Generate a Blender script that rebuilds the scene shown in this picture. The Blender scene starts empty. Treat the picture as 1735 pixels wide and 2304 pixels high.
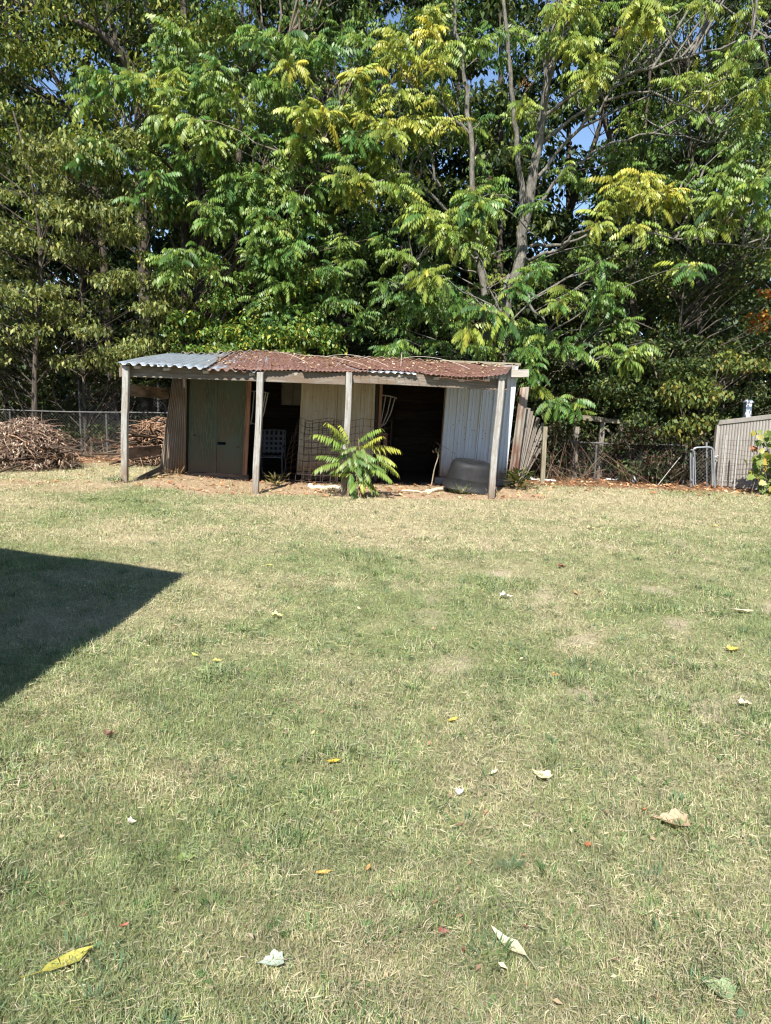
import bpy, bmesh, math
import numpy as np
from mathutils import Matrix, Vector

rng = np.random.default_rng(7)
SC = bpy.context.scene
COL = SC.collection

# ------------------------------------------------------------------ camera, sky, sun, exposure
F, CX, CY = 1664.0, 867.5, 1152.0            # focal length and centre in photo pixels
PITCH, ROLL, CAMH = math.radians(8.78), math.radians(1.2), 1.65
FWD = Vector((0, math.cos(PITCH), -math.sin(PITCH)))
UP = Vector((0, math.sin(PITCH), math.cos(PITCH)))
RT = Vector((1, 0, 0))
CXA = RT * math.cos(ROLL) + UP * math.sin(ROLL)
CYA = -RT * math.sin(ROLL) + UP * math.cos(ROLL)
cam_d = bpy.data.cameras.new('camera')
cam = bpy.data.objects.new('camera', cam_d)
COL.objects.link(cam)
m3 = Matrix((CXA, CYA, -FWD)).transposed()
cam.matrix_world = Matrix.Translation((0, 0, CAMH)) @ m3.to_4x4()
cam_d.sensor_fit = 'VERTICAL'
cam_d.sensor_height = 36.0
cam_d.lens = 36.0 * F / 2304.0
cam_d.clip_end = 3000
SC.camera = cam

SHADOW = Vector((0.17, 0.90))                # ground shift of a shadow per metre of height
ELEV = math.atan2(1.0, SHADOW.length)
world = bpy.data.worlds.new('World')
SC.world = world
world.use_nodes = True
wn = world.node_tree
sky = wn.nodes.new('ShaderNodeTexSky')
sky.sky_type = 'NISHITA'
sky.sun_disc = False
sky.sun_elevation = ELEV
sky.sun_rotation = math.atan2(-SHADOW.x, -SHADOW.y)
sky.altitude = 250
sky.air_density = 1.0
sky.dust_density = 0.1
sky.ozone_density = 3.0
wn.links.new(sky.outputs[0], wn.nodes['Background'].inputs[0])
wn.nodes['Background'].inputs[1].default_value = 0.08
sun_d = bpy.data.lights.new('sun', 'SUN')
sun_d.energy = 4.6
sun_d.angle = math.radians(0.53)
sun_d.color = (1.0, 0.955, 0.88)
sun = bpy.data.objects.new('sun', sun_d)
COL.objects.link(sun)
sun.rotation_euler = Vector((SHADOW.x, SHADOW.y, -1)).to_track_quat('-Z', 'Y').to_euler()
SC.view_settings.view_transform = 'Standard'
SC.view_settings.look = 'None'
SC.view_settings.gamma = 1.0
SC.view_settings.exposure = 1.3
SC.cycles.max_bounces = 8
SC.cycles.diffuse_bounces = 4
SC.cycles.transparent_max_bounces = 4
SC.cycles.sample_clamp_indirect = 6
SC.cycles.use_adaptive_sampling = True
SC.cycles.adaptive_threshold = 0.012
SC.cycles.use_denoising = True
SC.cycles.denoiser = 'OPENIMAGEDENOISE'
SC.cycles.denoising_prefilter = 'ACCURATE'
SC.cycles.pixel_filter_type = 'BLACKMAN_HARRIS'
SC.cycles.filter_width = 1.2


# ------------------------------------------------------------------ helpers
def ray(px, py):
    u, v = px - CX, py - CY
    return FWD * F + CXA * u - CYA * v


def at(px, py, Y):
    """photo pixel -> point on the upright plane at distance Y"""
    r = ray(px, py)
    p = r * (Y / r.y)
    return Vector((p.x, p.y, p.z + CAMH))


def atn(px, py, Y):
    return np.array(at(px, py, Y))


def ground_z(x, y):
    x = np.asarray(x, float); y = np.asarray(y, float)
    s = np.clip((y - 9.0) / 3.5, 0, 1); s = s * s * (3 - 2 * s)
    l = np.clip((-2.4 - x) / 2.2, 0, 1); l = l * l * (3 - 2 * l)
    w = np.clip((y - 15.0) / 6, 0, 1)
    dips = 0.05 * (fbm(x * 0.8, y * 0.8, 131, 2) - 0.5) * (np.abs(x) < 12) * np.clip(1 - (y - 11.5), 0, 1)
    return 0.12 * s * l + 0.03 * w + dips


def gnd(px, py):
    r = ray(px, py)
    z = 0.0
    for _ in range(6):
        t = (CAMH - z) / -r.z
        z = float(ground_z(r.x * t, r.y * t))
    return Vector((r.x * t, r.y * t, z))


def vnoise(x, y, seed=0):
    x = np.asarray(x, float); y = np.asarray(y, float)
    xi = np.floor(x).astype(np.int64); yi = np.floor(y).astype(np.int64)
    fx = x - xi; fy = y - yi
    fx = fx * fx * (3 - 2 * fx); fy = fy * fy * (3 - 2 * fy)
    def h(a, b):
        n = (a * 374761393 + b * 668265263 + seed * 974711) & 0x7fffffff
        n = ((n ^ (n >> 13)) * 1274126177) & 0x7fffffff
        return ((n ^ (n >> 16)) & 0xffff) / 65535.0
    return (h(xi, yi) * (1 - fx) + h(xi + 1, yi) * fx) * (1 - fy) + (h(xi, yi + 1) * (1 - fx) + h(xi + 1, yi + 1) * fx) * fy


def fbm(x, y, seed=0, oct=4):
    s = 0; a = 0.5; t = 0
    for i in range(oct):
        s = s + a * vnoise(x * 2 ** i + 17.3 * i, y * 2 ** i - 9.1 * i, seed + i); t += a; a *= 0.5
    return s / t


def smooth(a, b, x):
    t = np.clip((x - a) / (b - a), 0, 1)
    return t * t * (3 - 2 * t)


class MB:
    """collects vertices, faces and colours of one mesh"""
    def __init__(self): self.V, self.F, self.C, self.n = [], [], [], 0
    def add(self, V, F, c=None):
        V = np.asarray(V, np.float64)
        F = np.asarray(F, np.int64)
        self.V.append(V); self.F.append(F + self.n); self.n += len(V)
        if c is None: c = (0.5, 0.5, 0.5)
        c = np.asarray(c, np.float64)
        self.C.append(np.broadcast_to(c, (len(V), 3)))
        return self
    def mesh(self, name, origin=(0, 0, 0), col=False, smooth=False):
        me = bpy.data.meshes.new(name)
        V = np.concatenate(self.V) - np.asarray(origin, float)
        loops = np.concatenate([f.ravel() for f in self.F]).astype(np.int32)
        tot = np.concatenate([np.full(len(f), f.shape[1]) for f in self.F])
        st = np.concatenate([[0], np.cumsum(tot)[:-1]]).astype(np.int32)
        me.vertices.add(len(V)); me.vertices.foreach_set('co', V.ravel().astype(np.float32))
        me.loops.add(len(loops)); me.loops.foreach_set('vertex_index', loops)
        me.polygons.add(len(st)); me.polygons.foreach_set('loop_start', st)
        if smooth: me.polygons.foreach_set('use_smooth', np.ones(len(st), bool))
        if col:
            C = np.concatenate(self.C)
            a = me.color_attributes.new('col', 'FLOAT_COLOR', 'POINT')
            a.data.foreach_set('color', np.hstack([C, np.ones((len(C), 1))]).ravel().astype(np.float32))
        me.update(calc_edges=True)
        return me
    def build(self, name, mat, parent=None, origin=None, col=False, smooth=False):
        if parent is not None: origin = parent.location
        if origin is None: origin = (0, 0, 0)
        o = bpy.data.objects.new(name, self.mesh(name, origin, col, smooth))
        COL.objects.link(o)
        o.data.materials.append(mat)
        if parent is not None: o.parent = parent
        else: o.location = origin
        return o


def tag(o, label=None, cat=None, group=None, kind=None):
    if label: o['label'] = label
    if cat: o['category'] = cat
    if group: o['group'] = group
    if kind: o['kind'] = kind
    return o


def thing(name, label, cat, loc, group=None):
    o = bpy.data.objects.new(name, None)
    o.empty_display_size = 0.1
    COL.objects.link(o); o.location = Vector(loc)
    return tag(o, label, cat, group)


def tube(mb, pts, rad, n=6, c=None, cap=False):
    P = np.asarray(pts, float); k = len(P)
    R = np.broadcast_to(np.asarray(rad, float), (k,))
    T = np.gradient(P, axis=0); T /= np.linalg.norm(T, axis=1)[:, None] + 1e-9
    ref = np.array([0.0, 0, 1]) if abs(T[:, 2]).mean() < 0.8 else np.array([1.0, 0, 0])
    A = np.cross(T, ref); A /= np.linalg.norm(A, axis=1)[:, None] + 1e-9
    B = np.cross(T, A)
    an = np.arange(n) * 2 * math.pi / n
    V = P[:, None] + R[:, None, None] * (np.cos(an)[None, :, None] * A[:, None] + np.sin(an)[None, :, None] * B[:, None])
    i = np.arange(k - 1)[:, None] * n; j = np.arange(n)[None]; j2 = (j + 1) % n
    Q = np.stack([i + j, i + j2, i + n + j2, i + n + j], -1).reshape(-1, 4)
    mb.add(V.reshape(-1, 3), Q, c)
    if cap:
        for row in (0, k - 1):
            ring = V[row]
            mb.add(np.vstack([ring, ring.mean(0)]), [[a, (a + 1) % n, n] for a in range(n)], c)
    return mb


def bez(a, b, c, n=8):
    t = np.linspace(0, 1, n)[:, None]
    a, b, c = map(lambda q: np.asarray(q, float), (a, b, c))
    return (1 - t) ** 2 * a + 2 * t * (1 - t) * b + t * t * c


def wobble(P, amp, r=rng):
    P = np.array(P, float)
    N = r.normal(0, amp, P.shape); N[0] = 0; N[-1] *= 0.3
    return P + N


def beam(name, p0, p1, w, h, mat, parent=None, up=(0, 0, 1), bev=0.005, warp=0.004, seg=5, origin_base=False):
    """a board or post from p0 to p1, local X along its length, edges eased and faces slightly warped"""
    p0, p1 = Vector(p0), Vector(p1)
    L = (p1 - p0).length
    x = (p1 - p0).normalized(); z = Vector(up); z = (z - x * z.dot(x)).normalized(); y = z.cross(x)
    bm = bmesh.new()
    bmesh.ops.create_cube(bm, size=1.0)
    for v in bm.verts:
        v.co = Vector(((v.co.x + 0.5) * L, v.co.y * w, v.co.z * h))
    es = [e for e in bm.edges]
    bmesh.ops.bevel(bm, geom=es, offset=min(bev, w * 0.2, h * 0.2), segments=1, affect='EDGES', profile=0.5)
    for k in range(1, seg):
        bmesh.ops.bisect_plane(bm, geom=bm.verts[:] + bm.edges[:] + bm.faces[:], plane_co=(L * k / seg, 0, 0), plane_no=(1, 0, 0))
    s = rng.uniform(0, 50, 2)
    for v in bm.verts:
        t = v.co.x / max(L, 1e-3)
        v.co.y += warp * math.sin(t * 5 + s[0]) * math.sin(math.pi * t)
        v.co.z += warp * math.sin(t * 4 + s[1]) * math.sin(math.pi * t)
    me = bpy.data.meshes.new(name); bm.to_mesh(me); bm.free()
    me.materials.append(mat)
    o = bpy.data.objects.new(name, me); COL.objects.link(o)
    M = Matrix((x, y, z)).transposed().to_4x4(); M.translation = p0
    if parent is not None:
        o.parent = parent
        o.matrix_basis = Matrix.Translation(-parent.location) @ M
    else:
        o.matrix_basis = M
    return o


def sheet(name, TL, TR, BL, BR, mat, parent, profile, nu=60, nv=6, thick=0.0, sag=None, normal=(0, -1, 0), smooth=False, noise=0.0):
    """a profiled sheet between four corners; profile(u in metres) -> offset along normal"""
    TL, TR, BL, BR = (np.asarray(q, float) for q in (TL, TR, BL, BR))
    N = np.asarray(normal, float)
    u = np.linspace(0, 1, nu + 1)[:, None, None]; v = np.linspace(0, 1, nv + 1)[None, :, None]
    G = (TL * (1 - u) + TR * u) * (1 - v) + (BL * (1 - u) + BR * u) * v
    Wd = max(np.linalg.norm(TR - TL), np.linalg.norm(BR - BL))
    off = profile(u[:, :, 0] * Wd) + 0 * v[:, :, 0]
    if noise:
        off = off + noise * (fbm(u[:, :, 0] * Wd * 2.2 + TL[0] * 3, v[:, :, 0] * 3 + TL[2], 5) - 0.5)
    G = G + off[..., None] * N
    if sag is not None: G[..., 2] += sag(u[:, :, 0] * np.ones_like(off), v[:, :, 0] * np.ones_like(off))
    i = np.arange(nu)[:, None] * (nv + 1); j = np.arange(nv)[None]
    Q = np.stack([i + j, i + j + 1, i + nv + 2 + j, i + nv + 1 + j], -1).reshape(-1, 4)
    mb = MB(); mb.add(G.reshape(-1, 3), Q)
    o = mb.build(name, mat, parent, smooth=smooth)
    if thick:
        md = o.modifiers.new('thickness', 'SOLIDIFY'); md.thickness = thick; md.offset = 0
    return o


# ------------------------------------------------------------------ materials
def new_mat(name):
    m = bpy.data.materials.new(name); m.use_nodes = True
    nt = m.node_tree
    return m, nt, nt.nodes['Principled BSDF']


def ramp(nt, stops):
    r = nt.nodes.new('ShaderNodeValToRGB')
    while len(r.color_ramp.elements) < len(stops): r.color_ramp.elements.new(0.5)
    for e, (p, c) in zip(r.color_ramp.elements, stops):
        e.position = p; e.color = (*c, 1)
    return r


def noise_node(nt, vec, scale, detail=6, rough=0.6, dist=0.0):
    n = nt.nodes.new('ShaderNodeTexNoise')
    n.inputs['Scale'].default_value = scale; n.inputs['Detail'].default_value = detail
    n.inputs['Roughness'].default_value = rough; n.inputs['Distortion'].default_value = dist
    if vec is not None: nt.links.new(vec, n.inputs['Vector'])
    return n


def mapping(nt, scale, randomise=True):
    tc = nt.nodes.new('ShaderNodeTexCoord'); mp = nt.nodes.new('ShaderNodeMapping')
    mp.inputs['Scale'].default_value = scale
    nt.links.new(tc.outputs['Object'], mp.inputs['Vector'])
    if randomise:
        oi = nt.nodes.new('ShaderNodeObjectInfo'); mu = nt.nodes.new('ShaderNodeMath'); mu.operation = 'MULTIPLY'
        mu.inputs[1].default_value = 37.0
        nt.links.new(oi.outputs['Random'], mu.inputs[0]); nt.links.new(mu.outputs[0], mp.inputs['Location'])
    return mp.outputs[0]


def mix(nt, fac, a, b, mode='MIX'):
    n = nt.nodes.new('ShaderNodeMix'); n.data_type = 'RGBA'; n.blend_type = mode
    for sock, val in ((n.inputs[0], fac), (n.inputs[6], a), (n.inputs[7], b)):
        if hasattr(val, 'is_linked'): nt.links.new(val, sock)
        elif isinstance(val, tuple): sock.default_value = (*val, 1)
        else: sock.default_value = val
    return n.outputs[2]


def mud(nt, c, colour):
    """rain-splashed soil and rust runs along the foot of a wall, ragged by noise"""
    tc = nt.nodes.new('ShaderNodeTexCoord'); sx = nt.nodes.new('ShaderNodeSeparateXYZ'); nt.links.new(tc.outputs['Object'], sx.inputs[0])
    n = noise_node(nt, mapping(nt, (9, 9, 1.6), False), 1.6, 6, 0.7)
    ad = nt.nodes.new('ShaderNodeMath'); ad.operation = 'MULTIPLY_ADD'; nt.links.new(n.outputs[0], ad.inputs[0]); ad.inputs[1].default_value = -1.1; nt.links.new(sx.outputs[2], ad.inputs[2])
    mr = nt.nodes.new('ShaderNodeMapRange'); nt.links.new(ad.outputs[0], mr.inputs[0]); mr.inputs[1].default_value = -0.45; mr.inputs[2].default_value = 0.15; mr.inputs[3].default_value = 0.8; mr.inputs[4].default_value = 0.0
    return mix(nt, mr.outputs[0], c, colour)


def surf(name, stops, scale=(1, 1, 1), nscale=5, rough=0.8, bump=0.3, metallic=0.0, stain=None, stain_scale=1.6, vary=0.25, detail=7, dist=0.0, bdist=0.01, spec=0.3, splash=None):
    m, nt, b = new_mat(name)
    vec = mapping(nt, scale)
    n = noise_node(nt, vec, nscale, detail, 0.65, dist)
    r = ramp(nt, stops); nt.links.new(n.outputs[0], r.inputs[0])
    c = r.outputs[0]
    if stain is not None:
        n2 = noise_node(nt, mapping(nt, tuple(s ** 0.5 for s in scale)), stain_scale, 5, 0.7)
        r2 = ramp(nt, [(0.42, (0, 0, 0)), (0.62, (1, 1, 1))]); nt.links.new(n2.outputs[0], r2.inputs[0])
        c = mix(nt, r2.outputs[0], c, stain)
    if vary:
        oi = nt.nodes.new('ShaderNodeObjectInfo'); mr = nt.nodes.new('ShaderNodeMapRange')
        mr.inputs[3].default_value = 1 - vary; mr.inputs[4].default_value = 1 + vary
        nt.links.new(oi.outputs['Random'], mr.inputs[0])
        hs = nt.nodes.new('ShaderNodeHueSaturation'); nt.links.new(mr.outputs[0], hs.inputs['Value']); nt.links.new(c, hs.inputs['Color'])
        c = hs.outputs[0]
    if splash is not None: c = mud(nt, c, splash)
    nt.links.new(c, b.inputs['Base Color'])
    b.inputs['Roughness'].default_value = rough; b.inputs['Metallic'].default_value = metallic
    b.inputs['Specular IOR Level'].default_value = spec
    if bump:
        bp = nt.nodes.new('ShaderNodeBump'); bp.inputs['Strength'].default_value = bump; bp.inputs['Distance'].default_value = bdist
        nt.links.new(n.outputs[0], bp.inputs['Height']); nt.links.new(bp.outputs[0], b.inputs['Normal'])
    return m


GRAIN = (1.2, 16, 16)
VGRAIN = (16, 16, 1.2)
M = {}
M['post'] = surf('weathered_grey_wood', [(0.25, (0.12, 0.11, 0.10)), (0.5, (0.33, 0.32, 0.30)), (0.75, (0.46, 0.45, 0.425))], GRAIN, 3.2, 0.85, 0.6, stain=(0.30, 0.275, 0.235), vary=0.1)
M['header'] = surf('weathered_beam_wood', [(0.25, (0.07, 0.055, 0.042)), (0.5, (0.17, 0.145, 0.12)), (0.75, (0.27, 0.245, 0.21))], GRAIN, 2.6, 0.85, 0.5, stain=(0.14, 0.10, 0.07), vary=0.1, dist=0.6)  # weathered wood, darkened to put the eave's shadow into the colour
M['brown_board'] = surf('brown_stained_board', [(0.25, (0.06, 0.04, 0.03)), (0.5, (0.16, 0.11, 0.08)), (0.75, (0.26, 0.19, 0.14))], GRAIN, 2.8, 0.85, 0.5, stain=(0.04, 0.03, 0.022), vary=0.2)
M['red_stud'] = surf('reddish_stud_wood', [(0.25, (0.10, 0.045, 0.03)), (0.5, (0.22, 0.12, 0.075)), (0.75, (0.32, 0.20, 0.13))], GRAIN, 3, 0.85, 0.4, vary=0.2)
M['pale_board'] = surf('pale_cut_board', [(0.25, (0.20, 0.18, 0.15)), (0.5, (0.34, 0.315, 0.275)), (0.75, (0.43, 0.40, 0.36))], GRAIN, 3, 0.85, 0.4, vary=0.1)
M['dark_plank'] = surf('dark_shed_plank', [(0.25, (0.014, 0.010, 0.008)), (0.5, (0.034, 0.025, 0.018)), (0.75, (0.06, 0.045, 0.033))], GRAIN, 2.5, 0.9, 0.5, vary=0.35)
M['grey_picket'] = surf('old_grey_picket', [(0.25, (0.055, 0.047, 0.04)), (0.5, (0.14, 0.125, 0.108)), (0.75, (0.22, 0.20, 0.175))], GRAIN, 3, 0.9, 0.6, vary=0.3, stain=(0.16, 0.13, 0.10))
M['fence_wood'] = surf('mossy_fence_wood', [(0.25, (0.07, 0.06, 0.04)), (0.5, (0.17, 0.15, 0.105)), (0.75, (0.26, 0.24, 0.17))], GRAIN, 3, 0.9, 0.5, vary=0.25)
M['cream_steel'] = surf('cream_painted_steel', [(0.3, (0.31, 0.28, 0.215)), (0.6, (0.40, 0.365, 0.29)), (0.8, (0.44, 0.40, 0.325))], VGRAIN, 0.9, 0.5, 0.05, stain=(0.33, 0.275, 0.195), vary=0.0, splash=(0.20, 0.14, 0.095))
M['white_steel'] = surf('white_painted_steel', [(0.3, (0.36, 0.40, 0.46)), (0.6, (0.44, 0.485, 0.55)), (0.8, (0.48, 0.53, 0.59))], VGRAIN, 0.9, 0.4, 0.05, stain=(0.42, 0.43, 0.44), vary=0.0, splash=(0.27, 0.22, 0.18))
M['nail'] = surf('dark_nail_head', [(0.3, (0.05, 0.04, 0.035)), (0.7, (0.09, 0.07, 0.06))], (1, 1, 1), 40, 0.6, 0.0)
M['block'] = surf('concrete_block', [(0.3, (0.16, 0.14, 0.125)), (0.7, (0.32, 0.29, 0.26))], (1, 1, 1), 22, 0.95, 0.5, vary=0.15)
M['old_corrugated'] = surf('brown_weathered_corrugated_iron', [(0.3, (0.15, 0.125, 0.10)), (0.55, (0.235, 0.20, 0.165)), (0.8, (0.30, 0.265, 0.225))], (3, 3, 1), 2.2, 0.55, 0.05, 0.25, stain=(0.19, 0.14, 0.10), vary=0.0)
M['rear_sheet'] = surf('brown_fibre_roof_sheet', [(0.3, (0.13, 0.105, 0.075)), (0.7, (0.27, 0.23, 0.17))], (1, 1, 1), 5, 0.8, 0.2, vary=0.1)
M['white_tube'] = surf('white_coated_tube', [(0.3, (0.30, 0.30, 0.285)), (0.7, (0.42, 0.42, 0.40))], (1, 1, 1), 12, 0.4, 0.0)
M['galv_tube'] = surf('galvanised_tube', [(0.3, (0.22, 0.235, 0.255)), (0.7, (0.36, 0.38, 0.41))], (1, 1, 1), 25, 0.45, 0.05, 0.6, vary=0.05)
M['wire'] = surf('grey_wire', [(0.3, (0.055, 0.054, 0.052)), (0.7, (0.13, 0.13, 0.128))], (1, 1, 1), 9, 0.6, 0.0, 0.3, vary=0.0)
M['dark_wire'] = surf('dark_rusted_wire', [(0.3, (0.035, 0.025, 0.02)), (0.7, (0.10, 0.065, 0.05))], (1, 1, 1), 12, 0.7, 0.0, 0.2, vary=0.0)
M['rust_wire'] = surf('red_rusted_wire', [(0.3, (0.17, 0.075, 0.05)), (0.7, (0.33, 0.17, 0.12))], (1, 1, 1), 9, 0.8, 0.0, 0.1, vary=0.0)
M['pale_vine'] = surf('pale_dead_vine', [(0.3, (0.38, 0.32, 0.26)), (0.7, (0.60, 0.54, 0.47))], (1, 1, 1), 9, 0.85, 0.1, vary=0.1)
M['tub'] = surf('black_rubber', [(0.3, (0.007, 0.0075, 0.009)), (0.55, (0.012, 0.013, 0.015)), (0.8, (0.024, 0.024, 0.026))], (1, 1, 1), 9, 0.6, 0.15, stain=(0.022, 0.022, 0.022), stain_scale=2.2, vary=0.0, bdist=0.004, spec=0.25)
M['chair'] = surf('grey_blue_coated_steel', [(0.3, (0.06, 0.07, 0.085)), (0.7, (0.10, 0.11, 0.13))], (1, 1, 1), 9, 0.5, 0.05, vary=0.0)
M['cabinet'] = surf('dusty_cream_paint', [(0.3, (0.18, 0.16, 0.12)), (0.7, (0.27, 0.24, 0.185))], (1, 1, 1), 6, 0.7, 0.1, vary=0.1)
M['vinyl'] = surf('tan_vinyl', [(0.3, (0.24, 0.22, 0.195)), (0.7, (0.32, 0.30, 0.27))], (4, 4, 1), 2.5, 0.5, 0.05, vary=0.04)
M['white_vinyl'] = surf('white_vinyl', [(0.3, (0.74, 0.76, 0.79)), (0.7, (0.82, 0.84, 0.86))], (1, 1, 1), 5, 0.4, 0.0, vary=0.0)
M['bark_pale'] = surf('pale_grey_bark', [(0.28, (0.075, 0.068, 0.058)), (0.5, (0.17, 0.157, 0.136)), (0.75, (0.30, 0.28, 0.25))], (9, 9, 2.4), 2.6, 0.95, 1.0, stain=(0.095, 0.09, 0.07), stain_scale=4.0, vary=0.1, bdist=0.04)
M['bark_dark'] = surf('dark_furrowed_bark', [(0.28, (0.02, 0.017, 0.013)), (0.5, (0.07, 0.058, 0.045)), (0.75, (0.14, 0.12, 0.095))], (9, 9, 1.4), 2.6, 0.95, 0.9, vary=0.15, bdist=0.03)
M['twig'] = surf('grey_brown_twig', [(0.3, (0.07, 0.052, 0.04)), (0.7, (0.19, 0.155, 0.12))], (1, 1, 1), 6, 0.9, 0.2, vary=0.2)
M['log'] = surf('orange_brown_log', [(0.3, (0.17, 0.095, 0.055)), (0.7, (0.40, 0.26, 0.17))], GRAIN, 3, 0.9, 0.4, vary=0.2)
M['cream_log'] = surf('barked_cream_log', [(0.3, (0.42, 0.34, 0.24)), (0.7, (0.64, 0.56, 0.44))], GRAIN, 3, 0.9, 0.4, vary=0.1)
M['pipe'] = surf('white_plastic_pipe', [(0.3, (0.60, 0.62, 0.64)), (0.7, (0.76, 0.78, 0.80))], (1, 1, 1), 6, 0.35, 0.0, vary=0.05)
M['siding'] = surf('pale_house_siding', [(0.3, (0.50, 0.49, 0.46)), (0.7, (0.60, 0.59, 0.56))], (1, 1, 1), 6, 0.6, 0.1, vary=0.05)
M['shingle'] = surf('grey_roof_shingle', [(0.3, (0.06, 0.06, 0.06)), (0.7, (0.14, 0.135, 0.13))], (1, 1, 1), 18, 0.95, 0.4, vary=0.1)


def green_door_mat():
    m, nt, b = new_mat('faded_green_plywood')
    vec = mapping(nt, (16, 16, 1.0))
    n1 = noise_node(nt, vec, 3.4, 8, 0.7, 0.3)
    r1 = ramp(nt, [(0.33, (0.020, 0.026, 0.015)), (0.5, (0.048, 0.066, 0.040)), (0.7, (0.11, 0.125, 0.08))])
    nt.links.new(n1.outputs[0], r1.inputs[0])
    n2 = noise_node(nt, mapping(nt, (3, 3, 0.9)), 1.4, 4, 0.6)
    r2 = ramp(nt, [(0.42, (0, 0, 0)), (0.66, (1, 1, 1))]); nt.links.new(n2.outputs[0], r2.inputs[0])
    c = mix(nt, r2.outputs[0], r1.outputs[0], (0.075, 0.066, 0.040))
    n3 = noise_node(nt, mapping(nt, (40, 40, 2.5)), 2.2, 6, 0.7)
    r3 = ramp(nt, [(0.60, (0, 0, 0)), (0.68, (1, 1, 1))]); nt.links.new(n3.outputs[0], r3.inputs[0])
    c = mix(nt, r3.outputs[0], c, (0.18, 0.155, 0.09))
    n4 = noise_node(nt, mapping(nt, (2, 2, 1.2)), 1.1, 3, 0.5)
    r4 = ramp(nt, [(0.45, (0, 0, 0)), (0.62, (0.8, 0.8, 0.8))]); nt.links.new(n4.outputs[0], r4.inputs[0])
    c = mix(nt, r4.outputs[0], c, (0.06, 0.088, 0.062))
    c = mud(nt, c, (0.085, 0.062, 0.042))
    nt.links.new(c, b.inputs['Base Color']); b.inputs['Roughness'].default_value = 0.85
    bp = nt.nodes.new('ShaderNodeBump'); bp.inputs['Strength'].default_value = 0.4; bp.inputs['Distance'].default_value = 0.008
    nt.links.new(n1.outputs[0], bp.inputs['Height']); nt.links.new(bp.outputs[0], b.inputs['Normal'])
    return m


def metal_mat(name, rust_lo, rust_hi):
    """galvanised sheet with rust spreading where noise passes a threshold"""
    m, nt, b = new_mat(name)
    vec = mapping(nt, (1, 0.45, 1))
    n1 = noise_node(nt, vec, 2.6, 8, 0.72, 0.4)
    r1 = ramp(nt, [(rust_lo, (0, 0, 0)), (rust_hi, (1, 1, 1))]); nt.links.new(n1.outputs[0], r1.inputs[0])
    n2 = noise_node(nt, mapping(nt, (6, 2, 6)), 3.2, 8, 0.7)
    rr = ramp(nt, [(0.30, (0.03, 0.016, 0.012)), (0.44, (0.095, 0.045, 0.033)), (0.58, (0.155, 0.08, 0.06)), (0.72, (0.30, 0.22, 0.18))]); nt.links.new(n2.outputs[0], rr.inputs[0])
    rg = ramp(nt, [(0.3, (0.22, 0.25, 0.285)), (0.7, (0.37, 0.41, 0.455))]); nt.links.new(n2.outputs[0], rg.inputs[0])
    nt.links.new(mix(nt, r1.outputs[0], rg.outputs[0], rr.outputs[0]), b.inputs['Base Color'])
    mr = nt.nodes.new('ShaderNodeMapRange'); nt.links.new(r1.outputs[0], mr.inputs[0])
    mr.inputs[3].default_value = 0.35; mr.inputs[4].default_value = 0.9
    nt.links.new(mr.outputs[0], b.inputs['Roughness'])
    m2 = nt.nodes.new('ShaderNodeMapRange'); nt.links.new(r1.outputs[0], m2.inputs[0])
    m2.inputs[3].default_value = 0.35; m2.inputs[4].default_value = 0.0
    nt.links.new(m2.outputs[0], b.inputs['Metallic'])
    bp = nt.nodes.new('ShaderNodeBump'); bp.inputs['Strength'].default_value = 0.25; bp.inputs['Distance'].default_value = 0.01
    nt.links.new(n2.outputs[0], bp.inputs['Height']); nt.links.new(bp.outputs[0], b.inputs['Normal'])
    return m


def leaf_mat(name, trans=0.3, rough=0.45, spec=0.5, tint=(1.25, 1.2, 0.6)):
    m, nt, b = new_mat(name)
    a = nt.nodes.new('ShaderNodeAttribute'); a.attribute_name = 'col'
    nt.links.new(a.outputs['Color'], b.inputs['Base Color'])
    b.inputs['Roughness'].default_value = rough; b.inputs['Specular IOR Level'].default_value = spec
    if trans:
        t = nt.nodes.new('ShaderNodeBsdfTranslucent')
        nt.links.new(mix(nt, 1.0, a.outputs['Color'], tint, 'MULTIPLY'), t.inputs['Color'])
        ms = nt.nodes.new('ShaderNodeMixShader'); ms.inputs[0].default_value = trans
        nt.links.new(b.outputs[0], ms.inputs[1]); nt.links.new(t.outputs[0], ms.inputs[2])
        nt.links.new(ms.outputs[0], nt.nodes['Material Output'].inputs['Surface'])
    return m


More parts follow.
